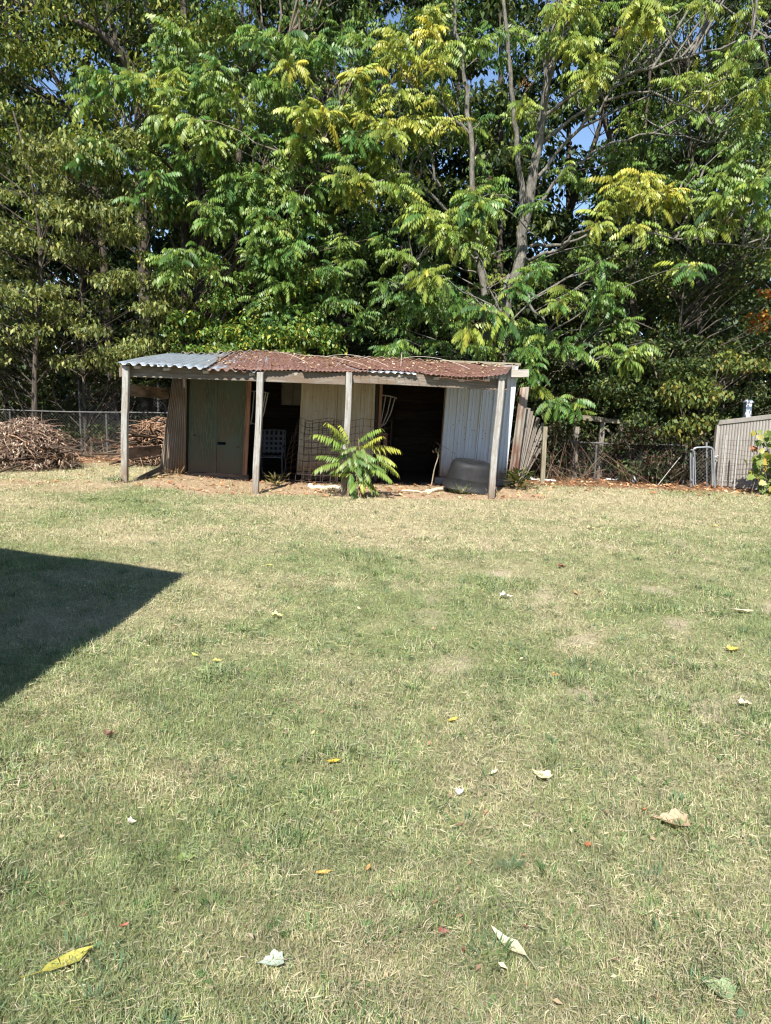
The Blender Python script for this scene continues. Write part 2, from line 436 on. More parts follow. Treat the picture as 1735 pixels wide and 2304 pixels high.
def post_mat():
    m, nt, b = new_mat('checked_grey_post_wood')
    tc = nt.nodes.new('ShaderNodeTexCoord')
    n1 = noise_node(nt, mapping(nt, GRAIN), 3.2, 8, 0.7, 0.4)
    r1 = ramp(nt, [(0.25, (0.13, 0.12, 0.105)), (0.5, (0.29, 0.28, 0.26)), (0.75, (0.42, 0.41, 0.385))]); nt.links.new(n1.outputs[0], r1.inputs[0])
    n2 = noise_node(nt, mapping(nt, (0.7, 26, 26)), 2.0, 5, 0.6, 0.2)
    r2 = ramp(nt, [(0.33, (1, 1, 1)), (0.40, (0, 0, 0))]); nt.links.new(n2.outputs[0], r2.inputs[0])
    c = mix(nt, r2.outputs[0], r1.outputs[0], (0.055, 0.045, 0.035))
    n3 = noise_node(nt, mapping(nt, (2, 4, 4)), 2.4, 5, 0.7)
    r3 = ramp(nt, [(0.48, (0, 0, 0)), (0.70, (0.8, 0.8, 0.8))]); nt.links.new(n3.outputs[0], r3.inputs[0])
    c = mix(nt, r3.outputs[0], c, (0.20, 0.165, 0.12))
    sx = nt.nodes.new('ShaderNodeSeparateXYZ'); nt.links.new(tc.outputs['Object'], sx.inputs[0])
    ad = nt.nodes.new('ShaderNodeMath'); ad.operation = 'MULTIPLY_ADD'; nt.links.new(n3.outputs[0], ad.inputs[0]); ad.inputs[1].default_value = -0.7; nt.links.new(sx.outputs[0], ad.inputs[2])
    mr = nt.nodes.new('ShaderNodeMapRange'); nt.links.new(ad.outputs[0], mr.inputs[0]); mr.inputs[1].default_value = -0.25; mr.inputs[2].default_value = 0.25; mr.inputs[3].default_value = 0.75; mr.inputs[4].default_value = 0.0
    c = mix(nt, mr.outputs[0], c, (0.15, 0.10, 0.065))
    nt.links.new(c, b.inputs['Base Color']); b.inputs['Roughness'].default_value = 0.9; b.inputs['Specular IOR Level'].default_value = 0.2
    bp = nt.nodes.new('ShaderNodeBump'); bp.inputs['Strength'].default_value = 0.8; bp.inputs['Distance'].default_value = 0.01
    nt.links.new(n1.outputs[0], bp.inputs['Height']); nt.links.new(bp.outputs[0], b.inputs['Normal'])
    return m
M['post'] = post_mat()
M['green_door'] = green_door_mat()
M['galv_roof'] = metal_mat('galvanised_roof_sheet', 0.56, 0.66)
M['mixed_roof'] = metal_mat('half_rusted_roof_sheet', 0.44, 0.52)
M['rust_roof'] = metal_mat('rusted_roof_sheet', 0.30, 0.38)
M['rust_sheet'] = surf('rust_streaked_sheet', [(0.3, (0.16, 0.135, 0.105)), (0.7, (0.30, 0.27, 0.22))], (10, 10, 0.8), 1.5, 0.7, 0.1, stain=(0.13, 0.05, 0.03), stain_scale=1.2, vary=0)
M['leaf'] = leaf_mat('glossy_leaf', 0.33, 0.45, 0.4)
M['leaf_dull'] = leaf_mat('dull_leaf', 0.30, 0.55, 0.35)
M['dry_leaf'] = leaf_mat('dry_leaf', 0.12, 0.8, 0.2)
M['grass'] = leaf_mat('mown_grass', 0.25, 0.6, 0.25)
M['fallen'] = leaf_mat('fallen_leaf_blade', 0.15, 0.55, 0.35, (1.1, 1.05, 0.8))


def ground_mat():
    m, nt, b = new_mat('lawn_soil_and_thatch')
    a = nt.nodes.new('ShaderNodeAttribute'); a.attribute_name = 'col'
    tc = nt.nodes.new('ShaderNodeTexCoord')
    n1 = noise_node(nt, tc.outputs['Object'], 55, 8, 0.75)
    r1 = ramp(nt, [(0.3, (0.45, 0.45, 0.45)), (0.7, (1.5, 1.5, 1.5))]); nt.links.new(n1.outputs[0], r1.inputs[0])
    n2 = noise_node(nt, tc.outputs['Object'], 7, 6, 0.7)
    r2 = ramp(nt, [(0.3, (0.78, 0.78, 0.78)), (0.7, (1.2, 1.18, 1.15))]); nt.links.new(n2.outputs[0], r2.inputs[0])
    c = mix(nt, 1.0, a.outputs['Color'], r1.outputs[0], 'MULTIPLY')
    c = mix(nt, 1.0, c, r2.outputs[0], 'MULTIPLY')
    nt.links.new(c, b.inputs['Base Color']); b.inputs['Roughness'].default_value = 0.95; b.inputs['Specular IOR Level'].default_value = 0.1
    bp = nt.nodes.new('ShaderNodeBump'); bp.inputs['Strength'].default_value = 0.7; bp.inputs['Distance'].default_value = 0.03
    nt.links.new(n1.outputs[0], bp.inputs['Height']); nt.links.new(bp.outputs[0], b.inputs['Normal'])
    return m


# ------------------------------------------------------------------ ground
def lawn_fields(x, y):
    """dryness of the turf, bare dirt, and woodland litter, each 0..1"""
    n = fbm(x * 0.55, y * 0.55, 3, 4)
    n2 = fbm(x * 2.3, y * 2.3, 11, 3)
    far = smooth(3.5, 10.5, y)
    n3 = fbm(x * 0.22 + 7, y * 0.3, 91, 3)
    dry = np.clip(0.27 + 0.37 * far + 1.2 * (n - 0.5) + 1.1 * (n2 - 0.5) + 1.3 * (n3 - 0.5), 0, 1)
    # worn spots
    spots = smooth(0.60, 0.73, fbm(x * 2.8 + 40, y * 2.0, 23, 4)) * smooth(2.5, 4, y) * (1 - smooth(8, 10, y)) * 0.8 * smooth(-1.5, 1.5, x)
    band = smooth(12.0, 12.6, y + 0.5 * (n2 - 0.5) + 0.4 * (n - 0.5)) * smooth(-4.6, -4.0, x + 0.8 * (n - 0.5)) * (1 - smooth(2.2, 3.4, x + (n - 0.5) * 2))
    left = smooth(11.3, 11.9, y + (n - .5)) * (1 - smooth(12.5, 13.3, y)) * (1 - smooth(-4.6, -4.0, x)) * smooth(0.4, 0.55, n + 0.1)
    dirt = np.clip(np.maximum(np.maximum(band * 0.95, left * 0.6), spots), 0, 1)
    edge = 14.35 + 0.8 * (n - 0.5) + np.where(x < -4.5, 1.5, 0.0) + np.where(x > 2.3, 0.35 - 0.14 * (x - 2.3), 0.0)
    litter = smooth(-0.35, 0.35, y - edge)
    return dry, dirt, litter, n2


def axis(lo, hi, step, far):
    core = np.arange(lo, hi + step / 2, step)
    g = step * 1.35 ** np.arange(1, 40)
    ext = np.cumsum(g); ext = ext[ext < far]
    return np.concatenate([(lo - ext)[::-1], core, hi + ext])


gx = axis(-10, 10, 0.13, 700); gy = axis(-1, 18, 0.13, 700)
GX, GY = np.meshgrid(gx, gy, indexing='ij')
GZ = ground_z(GX, GY) + 0.02 * (fbm(GX * 1.5, GY * 1.5, 31) - 0.5) * (np.abs(GX) < 12) - 0.012
dry, dirt, litter, n2 = lawn_fields(GX, GY)
def lerp(a, b, t): return np.asarray(a) * (1 - t[..., None]) + np.asarray(b) * t[..., None]
C = lerp((0.20, 0.215, 0.095), (0.36, 0.31, 0.19), dry)
C = lerp(C, np.where(GY[..., None] > 10.5, (0.37, 0.255, 0.17), (0.42, 0.34, 0.25)), dirt * (0.75 + 0.25 * n2))
C = lerp(C, (0.20, 0.115, 0.065), litter)
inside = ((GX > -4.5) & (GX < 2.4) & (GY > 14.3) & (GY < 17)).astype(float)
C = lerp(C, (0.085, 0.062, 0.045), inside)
ny = len(gy)
i = np.arange(len(gx) - 1)[:, None] * ny; j = np.arange(ny - 1)[None]
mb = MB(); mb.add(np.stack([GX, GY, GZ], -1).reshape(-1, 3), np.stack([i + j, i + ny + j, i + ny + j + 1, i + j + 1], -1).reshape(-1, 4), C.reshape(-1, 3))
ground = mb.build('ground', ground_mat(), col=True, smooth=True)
tag(ground, 'patchy mown lawn and bare dirt running back to the trees', 'lawn', kind='structure')


# ------------------------------------------------------------------ grass
def make_grass():
    G0 = np.array([(0.17, 0.235, 0.09), (0.145, 0.205, 0.09), (0.21, 0.265, 0.115), (0.205, 0.245, 0.145), (0.28, 0.305, 0.12)])
    D0 = np.array([(0.43, 0.37, 0.245), (0.48, 0.43, 0.305), (0.38, 0.32, 0.21), (0.43, 0.39, 0.255), (0.36, 0.345, 0.195)])
    mb = MB()
    for (y0, y1, dens, w, L, bent) in ((1.4, 2.6, 30000, 0.0018, 0.036, True), (2.6, 4.4, 13500, 0.0025, 0.040, True),
                                       (4.4, 8.0, 6000, 0.0042, 0.045, False), (8.0, 12.0, 2300, 0.007, 0.05, False), (12.0, 16.5, 900, 0.010, 0.06, False)):
        half1 = 0.54 * y1 + 0.45
        n = int(dens * 2 * half1 * (y1 - y0))
        x = rng.uniform(-half1, half1, n); y = rng.uniform(y0, y1, n)
        k = np.abs(x) < 0.54 * y + 0.45
        x, y = x[k], y[k]
        dry, dirt, litter, n2 = lawn_fields(x, y)
        keep = rng.random(len(x)) > np.clip(np.maximum(dirt * 0.93, litter * 0.96) + 0.0, 0, 0.985)
        keep &= ~((x > -4.4) & (x < 2.3) & (y > 14.2))
        lush = smooth(0.55, 0.75, fbm(x * 3.1, y * 3.1, 51, 3)) * (1 - dry)
        x, y, dry, lush, n2 = x[keep], y[keep], dry[keep], lush[keep], n2[keep]
        n = len(x)
        isdry = rng.random(n) < np.clip(0.16 + dry * 0.82, 0.1, 0.93)
        clump = 0.70 + 0.60 * vnoise(x * 12, y * 12, 61)
        col = clump[:, None] * np.where(isdry[:, None], D0[rng.integers(0, 5, n)], G0[rng.integers(0, 5, n)]) * rng.uniform(0.75, 1.25, (n, 1))
        az = rng.uniform(0, 2 * math.pi, n)
        lean = np.where(isdry, rng.uniform(0.5, 1.5, n), rng.uniform(0.15, 1.25, n))
        flat = rng.random(n) < 0.16
        lean = np.where(flat, rng.uniform(1.35, 1.55, n), lean)
        Ls = L * rng.uniform(0.5, 1.25, n) * (1 + 0.7 * lush)
        ww = w * rng.uniform(0.6, 1.4, n) * (1 + 0.8 * lush)
        d = np.stack([np.cos(az), np.sin(az), 0 * az], 1)
        s = np.stack([-np.sin(az), np.cos(az), 0 * az], 1)
        tw = rng.uniform(-0.8, 0.8, n)
        s = s * np.cos(tw)[:, None] + np.array([0, 0, 1.0]) * np.sin(tw)[:, None]
        b = np.stack([x, y, ground_z(x, y) + np.where(flat, rng.uniform(0.004, 0.02, n), -0.008)], 1)
        if y0 > 4: b[:, 2] -= 0.004
        up = np.array([0, 0, 1.0])
        tip = b + Ls[:, None] * (np.sin(lean)[:, None] * d + np.cos(lean)[:, None] * up)
        if bent:
            l2 = lean * 0.6
            mid = b + 0.55 * Ls[:, None] * (np.sin(l2)[:, None] * d + np.cos(l2)[:, None] * up)
            mid[flat] = (b[flat] + tip[flat]) / 2 + s[flat] * rng.normal(0, 0.004, (flat.sum(), 1))
            V = np.stack([b - s * ww[:, None] / 2, b + s * ww[:, None] / 2, mid + s * ww[:, None] * 0.42, mid - s * ww[:, None] * 0.42, tip], 1)
            base = np.arange(n)[:, None] * 5
            k0 = mb.n
            mb.add(V.reshape(-1, 3), base + np.array([[0, 1, 2, 3]]), np.repeat(col, 5, 0))
            mb.F.append(base + np.array([[3, 2, 4]]) + k0)
        else:
            V = np.stack([b - s * ww[:, None] / 2, b + s * ww[:, None] / 2, tip], 1)
            mb.add(V.reshape(-1, 3), np.arange(n)[:, None] * 3 + np.array([[0, 1, 2]]), np.repeat(col, 3, 0))
    # coarse tufts and small broad-leaved weeds in the turf
    for k in range(420):
        y = 1.6 + 9.5 * rng.random() ** 1.3; x = rng.uniform(-0.5 * y - .3, 0.5 * y + .3)
        dry, dirt, litter, _ = lawn_fields(np.array([x]), np.array([y]))
        if dirt[0] > 0.4: continue
        broad = rng.random() < 0.35; nb = 9 if broad else int(rng.uniform(12, 34)); sp = rng.uniform(0.02, 0.07)
        a = rng.uniform(0, 6.28, nb); r = sp * rng.random(nb) ** .5
        b = np.stack([x + r * np.cos(a), y + r * np.sin(a), 0 * a + float(ground_z(x, y))], 1)
        el = rng.uniform(0.1, 0.7, nb) if broad else rng.uniform(0.3, 1.3, nb); l = rng.uniform(0.02, 0.035, nb) if broad else rng.uniform(0.035, 0.075, nb); w = l * .5 if broad else np.full(nb, 0.0045)
        d = np.stack([np.cos(a) * np.cos(el), np.sin(a) * np.cos(el), np.sin(el)], 1) * l[:, None]; sd = np.stack([-np.sin(a), np.cos(a), 0 * a], 1) * w[:, None] / 2
        c = np.array([(0.075, 0.14, 0.045), (0.10, 0.17, 0.055), (0.085, 0.15, 0.075)])[rng.integers(0, 3)] * rng.uniform(.8, 1.2, (nb, 1))
        V = np.stack([b, b + d * .5 + sd, b + d - np.array([0, 0, 0.12]) * l[:, None], b + d * .5 - sd], 1)
        mb.add(V.reshape(-1, 3), np.arange(nb)[:, None] * 4 + np.array([[0, 1, 2, 3]]), np.repeat(c, 4, 0))
    o = mb.build('grass', M['grass'], col=True)
    tag(o, 'short mown grass, half green and half straw coloured', 'grass', kind='stuff')


make_grass()


# ------------------------------------------------------------------ the shed
WY = 14.45                                     # front wall plane
shed = thing('shed', 'leaning open-fronted shed with rusted tin roof and four porch posts', 'shed', (-1.2, 14.4, 0))


def post(foot, top, Y, w=0.1):
    f = gnd(*foot); f.y = Y
    f = at(foot[0], foot[1], Y); f.z = float(ground_z(f.x, Y)) - 0.06
    t = at(top[0], top[1], Y)
    beam('post', f, t, w, w, M['post'], shed, up=(0, -1, 0), bev=0.009, warp=0.012, seg=8)


post((280, 1083), (284, 823), 12.68, 0.105)
post((575, 1110), (586, 838), 12.46, 0.105)
post((774, 1117), (786, 838), 12.40, 0.10)
post((1105, 1120), (1129, 846), 12.50, 0.105)

def pbeam(name, a, b, Ya, Yb, w, h, mat, up=(0, 0, 1), parent=shed, **k):
    return beam(name, at(a[0], a[1], Ya), at(b[0], b[1], Yb), w, h, mat, parent, up, **k)

pbeam('header_beam', (272, 834), (778, 853), 12.77, 12.51, 0.045, 0.195, M['header'], seg=8)
pbeam('header_beam', (781, 848), (1142, 866), 12.51, 12.58, 0.045, 0.19, M['header'], seg=8)
pbeam('side_beam', (270, 838), (386, 836), 12.80, 14.5, 0.04, 0.16, M['header'])

# roof: curves along the eave and along the ridge, read off the photograph
EAVE = [(262, 817), (330, 821), (380, 825), (460, 831), (548, 836), (640, 836.5), (728, 836.5), (820, 837), (910, 840), (985, 845), (1040, 850), (1092, 850), (1142, 842)]
RIDGE = [(383, 797), (420, 797), (470, 799), (520, 795), (569, 793), (620, 795), (680, 804), (740, 808), (800, 808.5), (865, 809), (930, 813), (994, 818), (1153, 826)]
EY0, EY1, RYY = 12.55, 12.36, 14.62
ev = np.array([at(x, y, EY0 + (EY1 - EY0) * k / 12) for k, (x, y) in enumerate(EAVE)])
rd = np.array([at(x, y, RYY) for x, y in RIDGE])


def curve_at(P, t):
    t = np.clip(t, 0, 1) * (len(P) - 1); i = np.minimum(t.astype(int), len(P) - 2); f = (t - i)[..., None]
    return P[i] * (1 - f) + P[i + 1] * f


def roof_surface(s, v):
    """s along the shed 0..1, v from eave 0 to ridge 1"""
    s = np.asarray(s, float); v = np.asarray(v, float)
    e, r = curve_at(ev, s), curve_at(rd, s)
    p = e * (1 - v)[..., None] + r * v[..., None]
    return p


def roof_sheet(s0, s1, v0, v1, pitch, amp, kind, mat, lift=0.0, jag=0.0, nu=None, nv=8):
    Lm = np.linalg.norm(curve_at(ev, np.array(s1)) - curve_at(ev, np.array(s0)))
    nu = nu or max(12, int(Lm / pitch * 8))
    s = np.linspace(s0, s1, nu + 1)[:, None]; v = np.linspace(0, 1, nv + 1)[None]
    d = (s - s0) / (s1 - s0) * Lm
    edge = jag * (fbm(d * 1.2 + s0 * 31, d * 0 + 3, 9, 3) - 0.5)
    vv = (v0 + edge) + (v1 - v0 - edge) * v
    P = roof_surface(s + 0 * v, vv)
    ph = d / pitch * 2 * math.pi
    if kind == 'sine': off = amp * np.sin(ph) + 0 * v
    else: off = amp * (np.clip(np.sin(ph) * 2.2, -1, 1)) + 0 * v
    off = off + 0.03 * (fbm(d * 1.1 + s0 * 50, vv * 2.0, 19, 3) - 0.5) + lift
    P[..., 2] += off
    i = np.arange(nu)[:, None] * (nv + 1); j = np.arange(nv)[None]
    mb = MB(); mb.add(P.reshape(-1, 3), np.stack([i + j, i + nv + 2 + j - 1, i + nv + 2 + j, i + j + 1], -1).reshape(-1, 4))
    o = mb.build('roof_sheet', mat, shed)
    md = o.modifiers.new('thickness', 'SOLIDIFY'); md.thickness = 0.004; md.offset = 0
    return o


roof_sheet(0.000, 0.135, 0.00, 1.0, 0.15, 0.020, 'box', M['galv_roof'], 0.005)
roof_sheet(0.128, 0.255, -0.01, 1.0, 0.15, 0.020, 'box', M['galv_roof'], 0.012)
roof_sheet(0.245, 0.385, 0.0, 1.0, 0.15, 0.020, 'box', M['mixed_roof'], 0.006)
roof_sheet(0.300, 0.470, 0.02, 1.02, 0.07, 0.008, 'sine', M['rust_roof'], 0.026, 0.10)
roof_sheet(0.455, 0.590, -0.01, 1.0, 0.07, 0.008, 'sine', M['rust_roof'], 0.010, 0.06)
roof_sheet(0.575, 0.700, 0.0, 1.0, 0.115, 0.010, 'box', M['mixed_roof'], -0.006, 0.05)
roof_sheet(0.580, 0.735, 0.06, 1.01, 0.07, 0.008, 'sine', M['rust_roof'], 0.022, 0.10)
roof_sheet(0.720, 0.870, 0.0, 1.0, 0.07, 0.008, 'sine', M['rust_roof'], 0.012, 0.06)
roof_sheet(0.855, 1.000, -0.01, 1.0, 0.07, 0.008, 'sine', M['rust_roof'], 0.018, 0.05)

# rafters under the sheets and the rear roof behind the ridge
for s in (0.05, 0.15, 0.25, 0.35, 0.445, 0.528, 0.575, 0.665, 0.755, 0.84, 0.93):
    a = roof_surface(np.array(s), np.array(0.035)); b = roof_surface(np.array(s), np.array(1.0))
    a[2] -= 0.055; b[2] -= 0.06
    beam('rafter', a, b, 0.10, 0.05, M['pale_board'], shed, seg=3)
for k, (s0, s1) in enumerate(((0.06, 0.36), (0.34, 0.68), (0.66, 1.01))):
    n = 64
    s = np.linspace(s0, s1, n + 1)
    r = curve_at(rd, s)
    d = (s - s0) * 6.6
    V0 = r.copy(); V0[:, 1] -= 0.06; V0[:, 2] += 0.03 + 0.024 * np.sin(d / 0.24 * 2 * math.pi) + 0.004 * k
    V1 = V0.copy(); V1[:, 1] = 17.25; V1[:, 2] -= 0.16
    Vm = (V0 + V1) / 2; Vm[:, 2] -= 0.015
    G = np.stack([V0, Vm, V1], 1)
    i = np.arange(n)[:, None] * 3; j = np.arange(2)[None]
    mb = MB(); mb.add(G.reshape(-1, 3), np.stack([i + j, i + 3 + j, i + 4 + j, i + 1 + j], -1).reshape(-1, 4))
    o = mb.build('rear_roof_sheet', M['rear_sheet'], shed, smooth=True)
    md = o.modifiers.new('thickness', 'SOLIDIFY'); md.thickness = 0.012
beam('ridge_pole', at(990, 813, 14.7), at(1172, 820, 14.7), 0.05, 0.05, M['fence_wood'], shed)
beam('ridge_pole', at(1166, 822, 14.66), at(1160, 838, 14.66), 0.05, 0.04, M['fence_wood'], shed, up=(0, -1, 0))

# wall panels
def rib_profile(pitch, amp, minor=2):
    def f(d):
        q = (d / pitch) % 1.0
        o = amp * np.clip((0.075 - np.abs(q - 0.10)) / 0.035, 0, 1)
        for k in range(minor):
            o = o + 0.3 * amp * np.clip((0.03 - np.abs(q - (0.42 + 0.28 * k))) / 0.02, 0, 1)
        return o
    return f


def wall_sheet(TL, TR, BL, BR, mat, prof, Y=WY, nu=120, name='wall_sheet', noise=0.012):
    return sheet(name, at(*TL, Y), at(*TR, Y), at(*BL, Y), at(*BR, Y), mat, shed, prof, nu=nu, nv=8, thick=0.004, noise=noise)


mid_sheet = wall_sheet((681, 830), (764, 832), (668, 1059), (754, 1063), M['cream_steel'], rib_profile(0.23, 0.028), 14.44)
wall_sheet((762, 832), (846, 834), (752, 1063), (838, 1067), M['cream_steel'], rib_profile(0.23, 0.028), 14.448)
wall_sheet((1007, 832), (1092, 836), (989, 1072), (1068, 1077), M['white_steel'], rib_profile(0.225, 0.034), 14.44)
wall_sheet((1090, 830), (1166, 824), (1066, 1077), (1138, 1083), M['white_steel'], rib_profile(0.225, 0.034), 14.448)
# nail heads on the white and cream sheets
for (x0, x1, y0, y1, n) in ((1015, 1125, 862, 1066, 26), (690, 835, 868, 930, 10)):
    mb = MB()
    for k in range(n):
        c = atn(rng.uniform(x0, x1), rng.uniform(y0, y1), 14.44) + np.array([0, -0.016, 0])
        an = np.arange(6) * math.pi / 3
        V = np.vstack([c + 0.009 * np.stack([np.cos(an), 0 * an, np.sin(an)], 1), c + np.array([0, -0.006, 0])])
        mb.add(V, [[a, (a + 1) % 6, 6] for a in range(6)])
    mb.build('nail_heads', M['nail'], shed).__setitem__('kind', 'stuff')
# white corner trim that turns the right-hand corner
sheet('corner_trim', at(1163, 824, WY - 0.01), at(1163, 824, WY - 0.01) + Vector((0.02, 0.35, 0)), at(1135.5, 1084, WY - 0.01), at(1135.5, 1084, WY - 0.01) + Vector((0.02, 0.35, 0)), M['white_steel'], shed, lambda d: d * 0, nu=2, nv=6, thick=0.004)
pbeam('cap_board', (1128, 829), (1160, 829), 14.40, 14.40, 0.03, 0.11, M['white_steel'])
pbeam('outrigger_board', (1148, 840), (1190, 840), 14.30, 14.30, 0.045, 0.145, M['pale_board'])
# iron sheet with slanted edge beside the green door
sheet('corrugated_panel', at(390, 838, 14.36), at(421, 838, 14.36), at(358, 1064, 14.30), at(417, 1060, 14.36), M['old_corrugated'], shed,
      lambda d: 0.013 * np.sin(d / 0.05 * 2 * math.pi), nu=110, nv=8, thick=0.003, smooth=True, noise=0.01)
pbeam('splinter_board', (413, 838), (415, 872), 14.28, 14.28, 0.05, 0.02, M['pale_board'], up=(0, -1, 0))
pbeam('corner_stud', (396, 838), (384, 1074), 14.55, 14.55, 0.09, 0.09, M['brown_board'], up=(0, -1, 0))
pbeam('corner_stud', (424, 838), (419, 1074), 14.50, 14.50, 0.06, 0.06, M['dark_plank'], up=(0, -1, 0))


# green double door: each leaf one board panel, the second with a slot cut through it
def door_panel(TL, TR, BL, BR, Y, hole=None, th=0.025):
    us = [0.0, 1.0]; vs = [0.0, 1.0]
    if hole: us = [0.0, hole[0], hole[1], 1.0]; vs = [0.0, hole[2], hole[3], 1.0]
    us = sorted(set(us)); vs = sorted(set(vs))
    c = [atn(*q, Y) for q in (TL, TR, BL, BR)]
    P = lambda u, v: (c[0] * (1 - u) + c[1] * u) * (1 - v) + (c[2] * (1 - u) + c[3] * u) * v
    bm = bmesh.new(); off = np.array(shed.location)
    g = [[bm.verts.new(P(u, v) - off) for v in vs] for u in us]
    for a in range(len(us) - 1):
        for b in range(len(vs) - 1):
            if hole and a == 1 and b == 1: continue
            bm.faces.new((g[a][b], g[a][b + 1], g[a + 1][b + 1], g[a + 1][b]))
    ex = bmesh.ops.extrude_face_region(bm, geom=bm.faces[:])
    for v in ex['geom']:
        if isinstance(v, bmesh.types.BMVert): v.co.y += th
    bmesh.ops.recalc_face_normals(bm, faces=bm.faces[:])
    me = bpy.data.meshes.new('door_leaf'); bm.to_mesh(me); bm.free(); me.materials.append(M['green_door'])
    o = bpy.data.objects.new('door_leaf', me); COL.objects.link(o); o.parent = shed
    return o


door_panel((427, 838), (490.5, 839), (423, 1061), (486.2, 1064.5), 14.42)
d2 = door_panel((491.5, 839), (558, 840), (487, 1064.5), (546, 1068), 14.424, hole=(0.01, 0.32, 0.682, 0.712))
mb = MB(); c0 = atn(498, 997, 14.6)
pbeam('blue_crate_board', (488, 997), (512, 998), 14.62, 14.62, 0.03, 0.12, surf('dark_blue_paint', [(0.3, (0.02, 0.04, 0.09)), (0.7, (0.05, 0.09, 0.17))], (1, 1, 1), 6, 0.6, 0.0))
for (a, b) in (((434, 980), (443, 979)), ((532, 1008), (540, 1004))):
    pbeam('gouge_splinter', a, b, 14.405, 14.405, 0.012, 0.014, M['dark_plank'], bev=0.003, warp=0.002)
pbeam('door_stud', (563, 838), (551, 1071), 14.44, 14.44, 0.075, 0.06, M['red_stud'], up=(0, -1, 0))
pbeam('door_stud', (557, 845), (547, 1068), 14.41, 14.41, 0.03, 0.02, M['red_stud'], up=(0, -1, 0))
pbeam('sill_board', (418, 1067), (560, 1074), 14.45, 14.45, 0.08, 0.1, M['brown_board'])
pbeam('sill_board', (668, 1064), (840, 1071), 14.46, 14.46, 0.06, 0.07, M['grey_picket'])
pbeam('sill_board', (680, 1073), (838, 1078), 14.50, 14.50, 0.09, 0.07, M['brown_board'])
pbeam('jamb', (851, 836), (841, 1070), 14.50, 14.50, 0.05, 0.09, M['dark_plank'], up=(0, -1, 0))
pbeam('jamb', (859, 836), (850, 1070), 14.52, 14.52, 0.06, 0.09, M['red_stud'], up=(0, -1, 0))
pbeam('jamb', (1006, 836), (989, 1078), 14.52, 14.52, 0.05, 0.06, M['brown_board'], up=(0, -1, 0))
for (x, y) in ((985, 1081), (1100, 1093), (1128, 1096), (1110, 1103)):
    g = gnd(x, y)
    beam('foundation_block', Vector((g.x - 0.10, 14.52, 0.06 if y < 1102 else 0.0)), Vector((g.x + 0.24, 14.52, 0.05 if y < 1102 else 0.0)), 0.18, 0.13, M['block'], shed, bev=0.012)
pbeam('sill_board', (989, 1076), (1138, 1087), 14.47, 14.47, 0.05, 0.06, M['grey_picket'])
# porch side rails on the left
pbeam('side_rail', (287, 877.5), (379, 886), 12.70, 14.40, 0.04, 0.20, M['brown_board'])
pbeam('side_rail', (285, 1021), (361, 1012), 12.70, 14.36, 0.04, 0.19, M['brown_board'])
pbeam('brace_board', (305, 1083), (362, 1054), 12.9, 14.30, 0.04, 0.09, M['grey_picket'])
# plank walls that close the shed behind
XL, XR, YB = -4.22, 2.34, 17.0
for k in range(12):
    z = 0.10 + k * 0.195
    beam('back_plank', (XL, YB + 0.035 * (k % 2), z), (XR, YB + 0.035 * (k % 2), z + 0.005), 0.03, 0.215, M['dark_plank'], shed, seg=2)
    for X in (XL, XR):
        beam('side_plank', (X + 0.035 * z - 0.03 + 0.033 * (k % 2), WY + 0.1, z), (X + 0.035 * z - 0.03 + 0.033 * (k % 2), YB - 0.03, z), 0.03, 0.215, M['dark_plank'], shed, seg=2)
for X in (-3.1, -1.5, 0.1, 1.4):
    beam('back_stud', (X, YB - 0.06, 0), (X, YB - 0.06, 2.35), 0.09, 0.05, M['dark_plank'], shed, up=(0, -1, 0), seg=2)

# ------------------------------------------------------------------ things in and on the shed
# patio chair in the left doorway
def make_chair():
    c0 = at(612, 1052, 15.1); c0.z = 0.0
    t = thing('patio_chair', 'grey strap-backed patio chair standing in the dark doorway beside the green door', 'chair', c0)
    P = lambda x, y, z: np.array([c0.x + x, c0.y + y, z])
    def part(name, pts, r=0.013): 
        m = MB(); tube(m, pts, r, 6, cap=True); return m.build(name, M['chair'], t, smooth=False)
    w = 0.24
    for sx in (-w, w):
        part('leg', [P(sx, -0.22, 0.0), P(sx, -0.23, 0.43), P(sx, -0.20, 0.62)])
        part('leg', [P(sx * 1.05, 0.30, 0.0), P(sx, 0.18, 0.42), P(sx, 0.30, 0.93)])
        part('armrest', [P(sx, -0.26, 0.62), P(sx * 1.05, -0.05, 0.64), P(sx, 0.24, 0.62)], 0.016)
    part('back_rail', [P(-w, 0.30, 0.93), P(0, 0.32, 0.95), P(w, 0.30, 0.93)], 0.016)
    part('seat_rail', [P(-w, -0.23, 0.42), P(w, -0.23, 0.42)])
    part('seat_rail', [P(-w, 0.18, 0.42), P(w, 0.18, 0.42)])
    for k in range(5):
        x = -0.19 + k * 0.095
        beam('back_strap', P(x, 0.20, 0.47), P(x, 0.31, 0.93), 0.045, 0.004, M['chair'], t, up=(0, -1, 0.2), seg=2, bev=0.001)
        beam('seat_strap', P(x, -0.22, 0.435), P(x, 0.18, 0.435), 0.05, 0.004, M['chair'], t, seg=2, bev=0.001)
    for k in range(4):
        z = 0.52 + k * 0.10; yy = 0.20 + (z - 0.47) * 0.24 - 0.008
        beam('back_strap', P(-w, yy, z), P(w, yy, z), 0.004, 0.045, M['chair'], t, seg=2, bev=0.001)
make_chair()

cab = thing('wall_cabinet', 'cream two-door cabinet hanging inside the doorway above the chair', 'cabinet', at(662, 905, 16.2))
pbeam('carcass', (636, 878), (684, 880), 16.25, 16.25, 0.3, 0.62, M['cabinet'], parent=cab)
pbeam('door', (638, 878), (659.5, 879), 16.085, 16.085, 0.02, 0.58, M['cabinet'], parent=cab)
pbeam('door', (661.5, 879), (683, 880), 16.085, 16.085, 0.02, 0.58, M['cabinet'], parent=cab)


